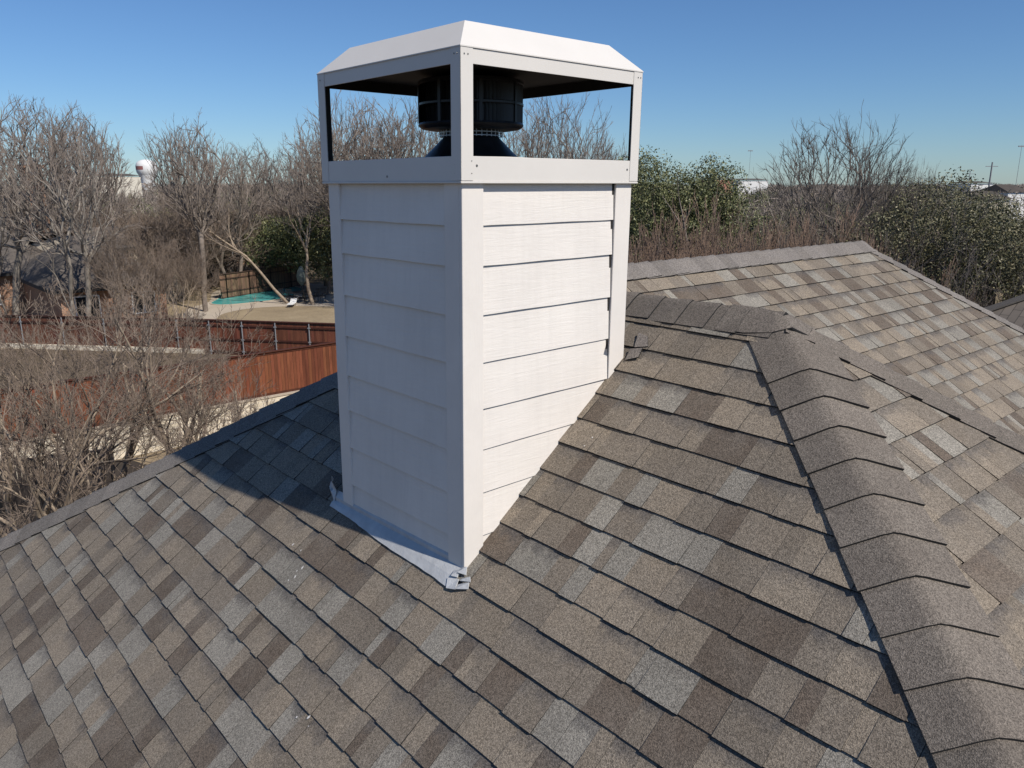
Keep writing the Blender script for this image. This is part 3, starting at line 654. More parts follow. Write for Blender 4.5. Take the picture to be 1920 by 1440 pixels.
# ------------------------------------------------------------------ walls and fences
YW = 28.2
rw = empty('retaining_wall', (5, YW, GZ)); tag(rw, 'low wall of cream stone blocks carrying the long red fence', 'wall')
mb = MB(); mb.box((-16, YW - 0.02, GZ - 0.2), (42, YW + 0.36, NZ - 0.06)); under(wall_build(mb, 'stone_blocks', M['cream_stone']), rw)
mb = MB(); mb.box((-16.03, YW - 0.06, NZ - 0.06), (42, YW + 0.40, NZ + 0.01)); under(mb.build('coping', M['concrete']), rw)
M['cedar'] = m_attr('cedar_stain', 0.6, (9, 9, 1.2), 0.28)
def board_fence(name, label, A, B, z0, z1, base, mat, post_every=0, post_side=1, post_mat=None, rails=(), capw=0.16, bw=0.14, seed=1, group=None, below=True):
    rng = random.Random(seed); A = np.array(A[:2], float); B = np.array(B[:2], float); L = np.linalg.norm(B - A); d = (B - A) / L; nrm = np.array((-d[1], d[0])) * post_side
    r = empty(name, (*A, z0)); tag(r, label, 'fence', group)
    mb = MB(); n = int(L / bw)
    for k in range(n):
        a = A + d * (k * bw + 0.004); b = A + d * ((k + 1) * bw - 0.004); off = nrm * rng.uniform(-0.004, 0.004)
        t = rng.uniform(0.72, 1.3); c = (base[0] * t, base[1] * t * rng.uniform(0.92, 1.08), base[2] * t, 1); dz = rng.uniform(-0.01, 0.01)
        q = [a + off - nrm * 0.009, b + off - nrm * 0.009, b + off + nrm * 0.009, a + off + nrm * 0.009]
        v = [(*p, z0 + 0.03) for p in q] + [(*p, z1 - 0.05 + dz * 0.2) for p in q]
        mb.add(v, [(0, 3, 2, 1), (4, 5, 6, 7), (0, 1, 5, 4), (1, 2, 6, 5), (2, 3, 7, 6), (3, 0, 4, 7)], 0, c)
    under(mb.build('board_panel', mat, colors=True), r)
    dark = (base[0] * 0.45, base[1] * 0.45, base[2] * 0.5, 1)
    mb = MB(); mb.beam((*A, z1 - 0.02), (*B, z1 - 0.02), capw, 0.04, c=dark); under(mb.build('cap_rail', mat, colors=True), r)
    if below:
        mb = MB(); mb.beam((*A, z0 + 0.05), (*B, z0 + 0.05), 0.05, 0.1, c=dark); mb.beam((*(A - nrm * 0.02), z1 - 0.09), (*(B - nrm * 0.02), z1 - 0.09), 0.02, 0.09, c=dark); under(mb.build('base_rail', mat, colors=True), r)
    if post_every:
        for zr in rails:
            mb = MB(); mb.beam((*(A + nrm * 0.04), zr), (*(B + nrm * 0.04), zr), 0.045, 0.085, c=dark); under(mb.build('rail', mat, colors=True), r)
        k = 0.6
        while k < L:
            p = A + d * k + nrm * 0.085; mb = MB(); mb.tube([(*p, z0), (*p, z1 - 0.06)], 0.032, 8)
            for zr in rails: mb.beam((*(p - d * 0.07), zr), (*(p + d * 0.07), zr), 0.075, 0.06)
            under(mb.build('post', post_mat), r); k += post_every
    return r
RED = lin((150, 74, 40))
board_fence('wooden_fence', 'long cedar red board fence standing on the cream stone wall', (-16, YW + 0.1), (42, YW + 0.1), NZ + 0.01, -6.68, (0.17, 0.056, 0.027), M['cedar'], seed=3)
F0 = at_z(312, 596, -6.72); F1 = at_z(620, 606, -6.72); Fd = unit((F1 - F0)[:2]); Fe = F0[:2] + Fd * 14.2
board_fence('wooden_fence', 'red board fence with grey metal posts in front of the pool garden', F0, Fe, NZ + 0.01, -6.72, (0.15, 0.052, 0.03), M['cedar'], 1.83, 1 if np.dot(np.array((-Fd[1], Fd[0])), CAM[:2] - F0[:2]) > 0 else -1, M['galv'], (-7.0, -7.72, -8.35), seed=4)
G0 = at_z(-120, 648, NZ); 
board_fence('wooden_fence', 'dull red board fence behind the crape myrtle twigs at the left', G0, F0, NZ + 0.15, -6.75, (0.12, 0.05, 0.032), M['cedar'], 2.4, -1, M['galv'], (-7.1,), seed=5)
mb = MB(); gd = unit((F0 - G0)[:2]); mb.beam((*(G0[:2]), NZ + 0.1), (*(F0[:2] + gd * 2.0), NZ + 0.1), 0.35, 0.32); kb = wall_build(mb, 'garden_kerb', M['cream_stone']); tag(kb, 'cream stone kerb at the foot of the dull red fence', 'kerb')
K0 = at_d(395, 64.0, NZ); K1 = at_d(560, 71.0, NZ)
board_fence('wooden_fence', 'weathered brown board fence behind the pool and bare trees', K0, K1, NZ, NZ + 1.9, (0.17, 0.105, 0.07), M['cedar'], 2.4, -1, M['cedar'], (NZ + 0.5, NZ + 1.5), seed=6)
M['dark_wood'] = simple('dark_stained_wood', (0.03, 0.022, 0.018), 0.8, var=0.4, scale=8)
# dark screen fence in the own yard under the crape myrtle
D0 = at_z(-90, 880, -8.3)[:2]; D1 = at_z(205, 843, -8.3)[:2]
r = empty('screen_fence', (*D0, GZ)); tag(r, 'dark brown screen fence in the yard below the crape myrtle', 'fence')
mb = MB(); n = 34
for k in range(n):
    a = D0 + (D1 - D0) * (k + 0.06) / n; b = D0 + (D1 - D0) * (k + 0.94) / n; mb.beam((*a, (GZ - 8.32) / 2), (*b, (GZ - 8.32) / 2), 0.02, -8.32 - GZ)
under(mb.build('board_panel', M['dark_wood']), r)
for k in range(5):
    a = D0 + (D1 - D0) * k / 4; mb = MB(); mb.box((a[0] - 0.04, a[1] - 0.1, GZ), (a[0] + 0.04, a[1] - 0.012, -8.25)); under(mb.build('post', M['black']), r)
mb = MB(); mb.beam((*D0, -8.29), (*D1, -8.29), 0.14, 0.05); under(mb.build('cap_rail', M['black']), r)
flat('dark_ground', [at_z(-200, 884, GZ)[:2], at_z(245, 862, GZ)[:2], at_z(330, 890, GZ)[:2], (4.5, 9), (-6, 9)], GZ + 0.008, simple('dark_brown_ground', (0.03, 0.022, 0.016), 0.95, var=0.4, scale=5))  # dark brown ground between the screen fence and the house
# ------------------------------------------------------------------ buildings
M['brick_far'] = m_brick('orange_brick', (0.42, 0.20, 0.11), (0.30, 0.15, 0.09), (0.46, 0.38, 0.29), 0.21, 0.072, ms=0.008)
M['roof_far'] = m_shingle('far_roof', False, (0.10, 0.088, 0.075))
def m_roofrow(name, base):
    m, nt, b = new_mat(name); uv = nt.nodes.new('ShaderNodeUVMap'); uv.uv_map = 'UVMap'
    br = nt.nodes.new('ShaderNodeTexBrick'); br.inputs['Scale'].default_value = 1.0; br.inputs['Brick Width'].default_value = 0.32; br.inputs['Row Height'].default_value = 0.144; br.inputs['Mortar Size'].default_value = 0.006; br.inputs['Bias'].default_value = 0
    br.inputs['Color1'].default_value = (*[c * 1.12 for c in base], 1); br.inputs['Color2'].default_value = (*[c * 0.86 for c in base], 1); br.inputs['Mortar'].default_value = (*[c * 0.35 for c in base], 1)
    nt.links.new(uv.outputs[0], br.inputs['Vector']); f = mapr(nt, noise(nt, 0.8, 5, 0.7, objco(nt)), 0.3, 0.7, 0.78, 1.2)
    vm = nt.nodes.new('ShaderNodeVectorMath'); vm.operation = 'SCALE'; nt.links.new(br.outputs['Color'], vm.inputs[0]); nt.links.new(f, vm.inputs['Scale']); nt.links.new(vm.outputs[0], b.inputs['Base Color']); b.inputs['Roughness'].default_value = 0.95
    return m
M['roof_brown'] = m_roofrow('brown_roof', (0.115, 0.098, 0.084)); M['roof_grey'] = m_roofrow('grey_roof', (0.14, 0.116, 0.094)); M['roof_tan'] = m_roofrow('tan_roof', (0.20, 0.16, 0.125))
M['stucco'] = simple('cream_stucco', (0.62, 0.54, 0.42), 0.9, var=0.08); M['white_wall'] = simple('white_wall', (0.72, 0.71, 0.68), 0.8, var=0.05)
M['glass'] = simple('window_glass', (0.02, 0.025, 0.03), 0.08, var=0.1); M['fascia'] = simple('dark_fascia', (0.03, 0.028, 0.026), 0.7, var=0.2)
def hip_house(name, label, cat, A, B, depth, z0, ze, zr, wall, roof, hip=True, over=0.5, wins=3, group=None, gable_mat=None):
    """A-B is the front eave line in plan (left to right seen from the camera), the house lies behind it"""
    A = np.array(A[:2], float); B = np.array(B[:2], float); d = unit(B - A); n = np.array((-d[1], d[0]))
    if np.dot(n, (A - CAM[:2])) < 0: n = -n
    L = np.linalg.norm(B - A); r = empty(name, (*A, z0)); tag(r, label, cat, group)
    q = lambda u, v, z: (*(A + d * u + n * v), z)
    mb = MB(); vs = [q(over, over, z0), q(L - over, over, z0), q(L - over, depth - over, z0), q(over, depth - over, z0)]; vt = [(v[0], v[1], ze) for v in vs]
    mb.add(vs + vt, [(0, 1, 5, 4), (1, 2, 6, 5), (2, 3, 7, 6), (3, 0, 4, 7)]); under(wall_build(mb, 'wall', wall), r)
    h = depth / 2; hx = min(h, L / 2 - 0.3) if hip else 0.0
    mb = MB(); e = [q(0, 0, ze), q(L, 0, ze), q(L, depth, ze), q(0, depth, ze)]; R1, R2 = q(hx, h, zr), q(L - hx, h, zr)
    mb.add(e + [R1, R2], [(0, 1, 5, 4), (2, 3, 4, 5)] + ([(1, 2, 5), (3, 0, 4)] if hip else [])); 
    under(wall_build(mb, 'roof', roof), r)
    if not hip:
        mb = MB(); mb.add([q(over, over, ze - 0.02), q(over, depth - over, ze - 0.02), q(over, h, zr - 0.3), q(L - over, over, ze - 0.02), q(L - over, depth - over, ze - 0.02), q(L - over, h, zr - 0.3)], [(0, 1, 2), (3, 5, 4)]); under(wall_build(mb, 'gable', gable_mat or wall), r)
    mb = MB()
    for i in range(4):
        a, b = np.array(e[i]), np.array(e[(i + 1) % 4]); 
        if not hip and i in (1, 3): continue
        mb.beam(a - (0, 0, 0.11), b - (0, 0, 0.11), 0.06, 0.2)
    under(mb.build('fascia', M['fascia']), r)
    for k in range(wins):
        u = L * (k + 0.6) / (wins + 0.2); w = 0.65; mb = MB(); za, zb = z0 + 0.9, min(z0 + 2.2, ze - 0.25)
        mb.add([q(u - w, over - 0.05, za), q(u + w, over - 0.05, za), q(u + w, over - 0.05, zb), q(u - w, over - 0.05, zb)], [(0, 1, 2, 3)]); wo_ = under(mb.build('window', M['glass']), r)
        fr = MB()
        for (p, s) in ((q(u - w, over - 0.06, za), q(u + w, over - 0.06, za)), (q(u - w, over - 0.06, zb), q(u + w, over - 0.06, zb)), (q(u, over - 0.06, za), q(u, over - 0.06, zb)), (q(u - w, over - 0.06, za), q(u - w, over - 0.06, zb)), (q(u + w, over - 0.06, za), q(u + w, over - 0.06, zb))): fr.beam(p, s, 0.07, 0.07, up=(n[0], n[1], 0.001))
        f = fr.build('frame', M['white_wall']); f.parent = wo_; f.matrix_parent_inverse = Matrix.Translation(r.location).inverted() @ Matrix() if False else Matrix()
    return r
W1 = at_z(96, 546, -5.85); W2 = at_z(330, 528, -5.85); W2 = np.array((W2[0], W1[1] + 0.1, 0))
bh = hip_house('brick_house', 'orange brick house with dark brown hip roof behind the left trees', 'house', W1, W2, 13.0, NZ, -5.85, -3.1, M['brick_far'], M['roof_brown'], wins=2)
H1 = at_d(-130, 60, 0); H2 = at_d(135, 63, 0)
bh2 = hip_house('brick_house', 'tall brown roofed brick house carrying the square orange brick chimney', 'house', H1, H2, 16.0, NZ, -5.6, -1.0, M['brick_far'], M['roof_brown'], wins=2)
p = at_d(61, 69.0, 0); mb = MB(); mb.box((p[0] - 0.65, p[1] - 0.55, -4.2), (p[0] + 0.65, p[1] + 0.55, 1.15)); mb.box((p[0] - 0.78, p[1] - 0.68, 1.15), (p[0] + 0.78, p[1] + 0.68, 1.4)); ch = under(wall_build(mb, 'chimney', M['brick_far']), bh2)
mb = MB(); mb.box((p[0] - 0.5, p[1] - 0.45, 1.4), (p[0] + 0.5, p[1] + 0.45, 1.72)); mb.box((p[0] - 0.6, p[1] - 0.55, 1.8), (p[0] + 0.6, p[1] + 0.55, 1.86)); o = mb.build('chimney_top', M['galv']); o.parent = ch
C1 = at_d(205, 60, 0); C2 = at_d(330, 66, 0)
hip_house('brick_house', 'cream gabled house end above the orange brick house', 'house', C1, C2, 8.0, NZ, -4.2, -3.0, M['stucco'], M['roof_brown'], hip=False, wins=0, over=0.3)
N1 = at_d(408, 88, 0); N2 = at_d(520, 96, 0)
hip_house('brick_house', 'red brick house with brown roof behind the pool fence', 'house', N1, N2, 11.0, NZ, -6.0, -3.6, M['brick_far'], M['roof_tan'], wins=3)
# low roof beyond the right hip
R1_ = at_pd(1852, 577, 15.0); 
rr = empty('low_house', (R1_[0], R1_[1], GZ)); tag(rr, 'low house with grey shingle roof just beyond the far right hip', 'house')
zt = R1_[2]; c0 = np.array((R1_[0] + 0.2, R1_[1] - 0.4)); zt2 = zt + 0.45
rid0 = np.array((c0[0] + 2.1, c0[1] - 0.4, zt2)); rid1 = rid0 + np.array((9.0, -2.0, 0)); s_ = 0.55; dz = zt2 + 6.2; run = dz / s_
cor = [rid0 + (-run, -run, -dz), rid1 + (run, -run, -dz), rid1 + (run, run, -dz), rid0 + (-run, run, -dz)]
cor = [rid0 + np.array((-5.2, -5.0, -2.75)), rid1 + np.array((5, -5.0, -2.75)), rid1 + np.array((5, 5, -2.75)), rid0 + np.array((-5.2, 5, -2.75))]
mb = MB(); mb.add([tuple(v) for v in cor] + [tuple(rid0), tuple(rid1)], [(0, 1, 5, 4), (1, 2, 5), (2, 3, 4, 5), (3, 0, 4)]); under(wall_build(mb, 'roof', M['roof_grey']), rr)
mb = MB(); mb.beam(rid0, cor[3], 0.26, 0.02); mb.beam(rid0, cor[0], 0.26, 0.02); mb.beam(rid0, rid1, 0.26, 0.02); under(mb.build('ridge_cap', M['roof_far']), rr)
ins = [c + (rid0 + rid1) * 0 for c in cor]; cc = sum(cor) / 4
mb = MB(); q = [tuple(c + (cc - c) * 0.07 * np.array((1, 1, 0))) for c in cor]; mb.add([(v[0], v[1], GZ) for v in q] + [(v[0], v[1], v[2] + 0.05) for v in q], [(0, 1, 5, 4), (1, 2, 6, 5), (2, 3, 7, 6), (3, 0, 4, 7)]); under(wall_build(mb, 'wall', M['brick_far']), rr)
# far white buildings
def far_block(px0, px1, D, z0, z1, mat, label, name='warehouse', cat='building', roofmat=None, rz=0.0):
    a = at_d(px0, D, z0); b = at_d(px1, D * 1.02, z0); d = unit((b - a)[:2]); n = np.array((-d[1], d[0])); dep = 0.3 * np.linalg.norm(b - a) + 6
    if np.dot(n, a[:2] - CAM[:2]) < 0: n = -n
    r = empty(name, (*a[:2], z0)); tag(r, label, cat)
    q = lambda p, v, z: (p[0] + n[0] * v, p[1] + n[1] * v, z)
    mb = MB(); mb.add([q(a, 0, z0), q(b, 0, z0), q(b, dep, z0), q(a, dep, z0), q(a, 0, z1), q(b, 0, z1), q(b, dep, z1), q(a, dep, z1)], [(0, 1, 5, 4), (1, 2, 6, 5), (2, 3, 7, 6), (3, 0, 4, 7), (4, 5, 6, 7)]); under(mb.build('wall', mat), r)
    h = (z1 - z0) * 0.08
    mb = MB(); mb.add([q(a - (*d * 0.5, 0), -0.4, z1 + h * 0.3), q(b + (*d * 0.5, 0), -0.4, z1 + h * 0.3), q(b + (*d * 0.5, 0), dep, z1 + h * 0.3), q(a - (*d * 0.5, 0), dep, z1 + h * 0.3), q((a * 0.9 + b * 0.1), dep / 2, z1 + h + rz), q((a * 0.1 + b * 0.9), dep / 2, z1 + h + rz)], [(0, 1, 5, 4), (2, 3, 4, 5), (1, 2, 5), (3, 0, 4)]); under(mb.build('roof', roofmat or M['roof_far']), r)
    return r
M['cream_far'] = simple('cream_metal', (0.62, 0.57, 0.47), 0.8, var=0.04)
far_block(112, 265, 260, -9, 2.3, M['cream_far'], 'long cream flat roofed building on the left skyline')
far_block(1384, 1440, 330, -9, 1.4, M['white_wall'], 'long white warehouse on the skyline right of the evergreens')
far_block(1344, 1374, 300, -9, 1.7, simple('red_brick_far', (0.36, 0.17, 0.12), 0.9), 'red brick building beside the white warehouse on the skyline')
far_block(1820, 1862, 260, -9, 0.1, M['white_wall'], 'small white buildings on the right skyline behind the oaks')
far_block(1845, 1898, 150, -10, -2.5, M['stucco'], 'wide low house with tan roof among the right hand trees', 'low_house', 'house', M['roof_tan'], 0.8)
far_block(1893, 1930, 190, -10, -1.7, M['white_wall'], 'white house on the skyline at the right edge', 'low_house', 'house', M['roof_tan'], 1.0)
# water tower
wt = at_d(278, 620, 0); r = empty('water_tower', (wt[0], wt[1], NZ)); tag(r, 'white water tower with a rust red panel above the bare trees', 'water tower')
mb = MB(); mb.lathe([(4.2, -9), (4.4, 3), (5.6, 6.5)], wt[0], wt[1], 24); under(mb.build('pedestal', M['white_wall'], smooth=True), r)
mb = MB(); mb.lathe([(5.6, 6.5), (6.6, 8.2), (6.9, 10.0), (6.9, 12.6), (6.3, 14.6), (4.5, 16.0), (2.0, 16.8), (0, 17.0)], wt[0], wt[1], 28); under(mb.build('tank', M['white_wall'], smooth=True), r)
mb = MB(); td = unit(CAM[:2] - wt[:2]); a0 = math.atan2(td[1], td[0])
for k in range(6):
    t0 = a0 - 1.35 + 0.17 * k; t1 = t0 + 0.17
    mb.add([(wt[0] + 6.95 * math.cos(t), wt[1] + 6.95 * math.sin(t), z) for t, z in ((t0, 10.0), (t1, 10.0), (t1, 12.4), (t0, 12.4))], [(0, 1, 2, 3)])
under(mb.build('painted_panel', simple('rust_red_paint', (0.30, 0.12, 0.10), 0.6)), r)
# utility poles and masts
def mast(px, D, z1, rad, label, wires=False, name='utility_pole'):
    p = at_d(px, D, -10); r = empty(name, tuple(p)); tag(r, label, 'pole', 'poles and masts on the skyline')
    mb = MB(); mb.tube([p, (p[0], p[1], z1)], [rad, rad * 0.6], 6); under(mb.build('pole', M['pole']), r)
    side = RT[:2] / np.linalg.norm(RT[:2])
    if wires:
        mb = MB(); mb.beam((p[0] - side[0] * 1.5, p[1] - side[1] * 1.5, z1 - 1.0), (p[0] + side[0] * 1.5, p[1] + side[1] * 1.5, z1 - 1.0), 0.15, 0.15); under(mb.build('crossarm', M['pole']), r)
    else:
        mb = MB(); mb.beam((p[0] - side[0] * 1.2, p[1] - side[1] * 0.8, z1 - 0.3), (p[0] + side[0] * 0.8, p[1] + side[1] * 0.8, z1 - 0.3), 0.2, 0.3); under(mb.build('lamp_head', M['pole']), r)
M['pole'] = simple('weathered_pole', (0.22, 0.22, 0.23), 0.8)
mast(1855, 230, 5.2, 0.28, 'leaning dark utility pole on the right skyline', True)
mast(1905, 260, 10.2, 0.07, 'thin tall light mast at the right edge of the skyline')
mast(1403, 320, 12.5, 0.07, 'thin tall light mast left of the round bare tree')
mast(1816, 300, 4.2, 0.16, 'short utility pole beside the small white buildings', True)
# pool furniture
def rodset(pairs, r=0.018):
    mb = MB()
    for a, b in pairs: mb.tube([a, b], r, 6)
    return mb
M['iron'] = simple('patio_iron', (0.02, 0.02, 0.022), 0.5)
def chair(px, py, ang, label):
    p = at_z(px, py, NZ + 0.02); r = empty('patio_chair', tuple(p), ang); tag(r, label, 'chair', 'dark patio chairs beside the pool')
    mb = MB(); mb.box((-0.24, -0.24, 0.42), (0.24, 0.24, 0.46)); o = mb.build('seat', M['iron'], r)
    mb = MB()
    for k in range(7): x = -0.23 + k * 0.077; mb.tube([(x, 0.23, 0.46), (x, 0.31, 0.98)], 0.012, 5)
    mb.tube([(-0.25, 0.31, 0.98), (0.25, 0.31, 0.98)], 0.018, 5); mb.build('backrest', M['iron'], r)
    for sx in (-0.22, 0.22):
        for sy in (-0.22, 0.22): rodset([((sx, sy, 0), (sx, sy, 0.42))]).build('leg', M['iron'], r)
        rodset([((sx * 1.15, -0.2, 0.42), (sx * 1.15, -0.2, 0.66)), ((sx * 1.15, -0.2, 0.66), (sx * 1.15, 0.26, 0.70))]).build('armrest', M['iron'], r)
chair(534, 566, 0.4, 'dark patio chair at the left end of the table by the pool'); chair(546, 566, 2.2, 'dark patio chair nearest the left side of the poolside table')
chair(590, 566, 3.6, 'dark patio chair behind the folded umbrella'); chair(603, 566, 5.2, 'rightmost dark patio chair beside the pool'); chair(578, 569, 1.2, 'dark patio chair between the umbrella and the lounger')
p = at_z(562, 566, NZ + 0.02); r = empty('patio_table', tuple(p)); tag(r, 'dark round patio table beside the pool', 'table'); mb = MB(); mb.lathe([(0, 0.74), (0.75, 0.74), (0.78, 0.72), (0.75, 0.70), (0, 0.70)], 0, 0, 20); mb.build('tabletop', M['iron'], r)
for k in range(4): t = k * 1.571 + 0.5; rodset([((0.6 * math.cos(t), 0.6 * math.sin(t), 0), (0.5 * math.cos(t), 0.5 * math.sin(t), 0.7))], 0.025).build('leg', M['iron'], r)
p2 = at_z(568, 560, NZ + 0.02); r = empty('patio_umbrella', tuple(p2)); tag(r, 'folded grey green umbrella beside the pool table', 'umbrella'); mb = MB(); mb.tube([(0, 0, 0), (0, 0, 2.5)], 0.03, 8); mb.build('pole', M['iron'], r)
mb = MB(); mb.lathe([(0.10, 1.05), (0.32, 1.35), (0.38, 1.7), (0.30, 2.1), (0.14, 2.4), (0.02, 2.5)], 0, 0, 12); mb.build('canopy', simple('green_canvas', (0.17, 0.2, 0.17), 0.9), r)
mb = MB(); mb.lathe([(0.0, 0.12), (0.3, 0.1), (0.33, 0.0)], 0, 0, 16); mb.build('base', M['iron'], r)
for (px, py, a, lb) in ((548, 574, 0.9, 'white sun lounger lying in front of the pool table'),):
    p = at_z(px, py, NZ + 0.02); r = empty('sun_lounger', tuple(p), a); r.scale = (0.7, 0.7, 0.7); tag(r, lb, 'sun lounger')
    mb = MB(); mb.box((-1.0, -0.32, 0.28), (0.4, 0.32, 0.34)); mb.build('seat', M['white_wall'], r)
    mb = MB(); mb.beam((0.4, 0, 0.31), (1.0, 0, 0.62), 0.64, 0.06); mb.build('backrest', M['white_wall'], r)
    for sx in (-0.9, 0.35):
        for sy in (-0.27, 0.27): rodset([((sx, sy, 0), (sx, sy, 0.28))], 0.022).build('leg', M['iron'], r)
# ------------------------------------------------------------------ trees
M['bark'] = simple('grey_bark', (0.20, 0.165, 0.135), 0.95, var=0.35, scale=3, bumpd=0.02)
M['bark_pale'] = simple('pale_bark', (0.25, 0.22, 0.185), 0.9, var=0.35, scale=2.5)
M['myrtle_bark'] = simple('myrtle_bark', (0.30, 0.235, 0.17), 0.85, var=0.35, scale=4)
M['twig'] = simple('grey_twig', (0.225, 0.185, 0.155), 0.95, var=0.3, scale=1.5)
M['twig_tan'] = simple('tan_twig', (0.22, 0.168, 0.128), 0.95, var=0.3, scale=1.5)
M['twig_red'] = simple('red_brown_twig', (0.235, 0.160, 0.115), 0.95, var=0.35, scale=1.2)
M['twig_dark'] = simple('dark_twig', (0.15, 0.125, 0.105), 0.95, var=0.3, scale=1.5)
def tubes(polys, sides):
    """polys: list of (points (n,3), radii (n,)) -> vertices, quads"""
    V = []; F = []; b = 0; ang = np.arange(sides) * 2 * np.pi / sides; ca = np.cos(ang)[None, :, None]; sa = np.sin(ang)[None, :, None]
    for P, R in polys:
        n = len(P); D = np.empty_like(P); D[1:-1] = P[2:] - P[:-2]; D[0] = P[1] - P[0]; D[-1] = P[-1] - P[-2]
        D /= np.linalg.norm(D, axis=1)[:, None] + 1e-9
        ax = np.array((1.0, 0.1, 0.05)) if abs(D[0, 0]) < 0.8 else np.array((0.05, 1.0, 0.1))
        A = np.cross(D, ax); A /= np.linalg.norm(A, axis=1)[:, None] + 1e-9; B = np.cross(D, A)
        V.append((P[:, None, :] + (A[:, None, :] * ca + B[:, None, :] * sa) * R[:, None, None]).reshape(-1, 3))
        i = np.arange(n - 1)[:, None] * sides; k = np.arange(sides)[None, :]; k2 = (k + 1) % sides
        F.append((np.stack([i + k, i + k2, i + sides + k2, i + sides + k], -1) + b).reshape(-1, 4)); b += n * sides
    return np.concatenate(V), np.concatenate(F)
def fast_mesh(name, V, F, mat, parent=None, smooth=False):
    me = bpy.data.meshes.new(name); nv, nf, k = len(V), len(F), F.shape[1]
    me.vertices.add(nv); me.vertices.foreach_set('co', V.astype(np.float32).ravel()); me.loops.add(nf * k); me.loops.foreach_set('vertex_index', F.astype(np.int32).ravel())
    me.polygons.add(nf); me.polygons.foreach_set('loop_start', np.arange(nf, dtype=np.int32) * k)
    if smooth: me.polygons.foreach_set('use_smooth', np.ones(nf, bool))
    me.materials.append(mat); me.update(calc_edges=True); o = bpy.data.objects.new(name, me); COL.objects.link(o)
    if parent is not None: o.parent = parent
    return o
def grow_tree(seed, H, stems=1, lean=(0, 0), spread=0.55, levels=5, kids=(6, 5, 4, 4, 3), ratio=(0.66, 0.64, 0.62, 0.6, 0.6), r0=0.16, angle=(30, 55), trop=0.12, bend=0.16, trunk=0.35, tw=0.006, fan=0.3, start=0.3):
    """returns thick and thin branch polylines of one bare tree standing at the origin"""
    rng = np.random.default_rng(seed); thick = []; thin = []
    def br(p, d, L, r, lv):
        n = 5 if lv == 0 else (4 if lv < 3 else 3); pts = [p]; rad = [r]; step = L / n; dd = d.copy(); segs = []
        for i in range(n):
            dd = dd + rng.normal(0, bend * (0.6 if lv >= 3 else 1.0), 3) + np.array((0, 0, trop if lv > 0 else 0.05)); dd /= np.linalg.norm(dd)
            p = p + dd * step; pts.append(p); t = (i + 1) / n
            rr = r * (1 - 0.62 * t) if lv < levels else r * (1 - 0.7 * t); rad.append(max(rr, tw * 0.55)); segs.append(dd.copy())
        (thick if lv <= 1 else thin).append((np.array(pts), np.array(rad)))
        if lv >= levels: return
        k = kids[min(lv, len(kids) - 1)]
        for j in range(k):
            t = (trunk if lv == 0 else start) + (1 - (trunk if lv == 0 else start)) * (j + rng.uniform(0.2, 1.0)) / k; t = min(t, 0.999)
            f = t * n; i = int(f); i = min(i, n - 1); q = pts[i] + (pts[i + 1] - pts[i]) * (f - i); base = segs[i]
            a = np.radians(rng.uniform(*angle)) * (0.55 if j == k - 1 else 1); ph = rng.uniform(0, 2 * np.pi) if lv else (2 * np.pi * j * 0.382 + rng.uniform(-0.4, 0.4))
            ax = np.cross(base, (0.3, 0.2, 1.0) if abs(base[2]) < 0.9 else (1.0, 0, 0)); ax /= np.linalg.norm(ax); bx = np.cross(base, ax)
            nd = base * math.cos(a) + (ax * math.cos(ph) + bx * math.sin(ph)) * math.sin(a); nd[2] += 0.12; nd /= np.linalg.norm(nd)
            cl = L * ratio[min(lv, len(ratio) - 1)] * rng.uniform(0.7, 1.2) * (1.15 - 0.45 * t if lv else 1.25 - 0.5 * t); cr = max(rad[i] * rng.uniform(0.5, 0.68), tw)
            br(q, nd, cl, cr, lv + 1)
    for s in range(stems):
        ph = 2 * np.pi * s / stems + rng.uniform(-0.5, 0.5); f = fan * rng.uniform(0.6, 1.3) if stems > 1 else 0.0
        d = np.array((math.cos(ph) * f + lean[0], math.sin(ph) * f + lean[1], 1.0)); d /= np.linalg.norm(d)
        o = np.array((math.cos(ph), math.sin(ph), 0)) * (r0 * 1.1 if stems > 1 else 0)
        br(o, d, H * spread * rng.uniform(0.85, 1.1), r0 * rng.uniform(0.8, 1.1), 0)
    # scale so that the top is at H
    top = float(np.percentile(np.concatenate([P[-1:, 2] for P, _ in thin]), 99.7)); k = H / top
    return [(P * k, R) for P, R in thick], [(P * k, R) for P, R in thin]
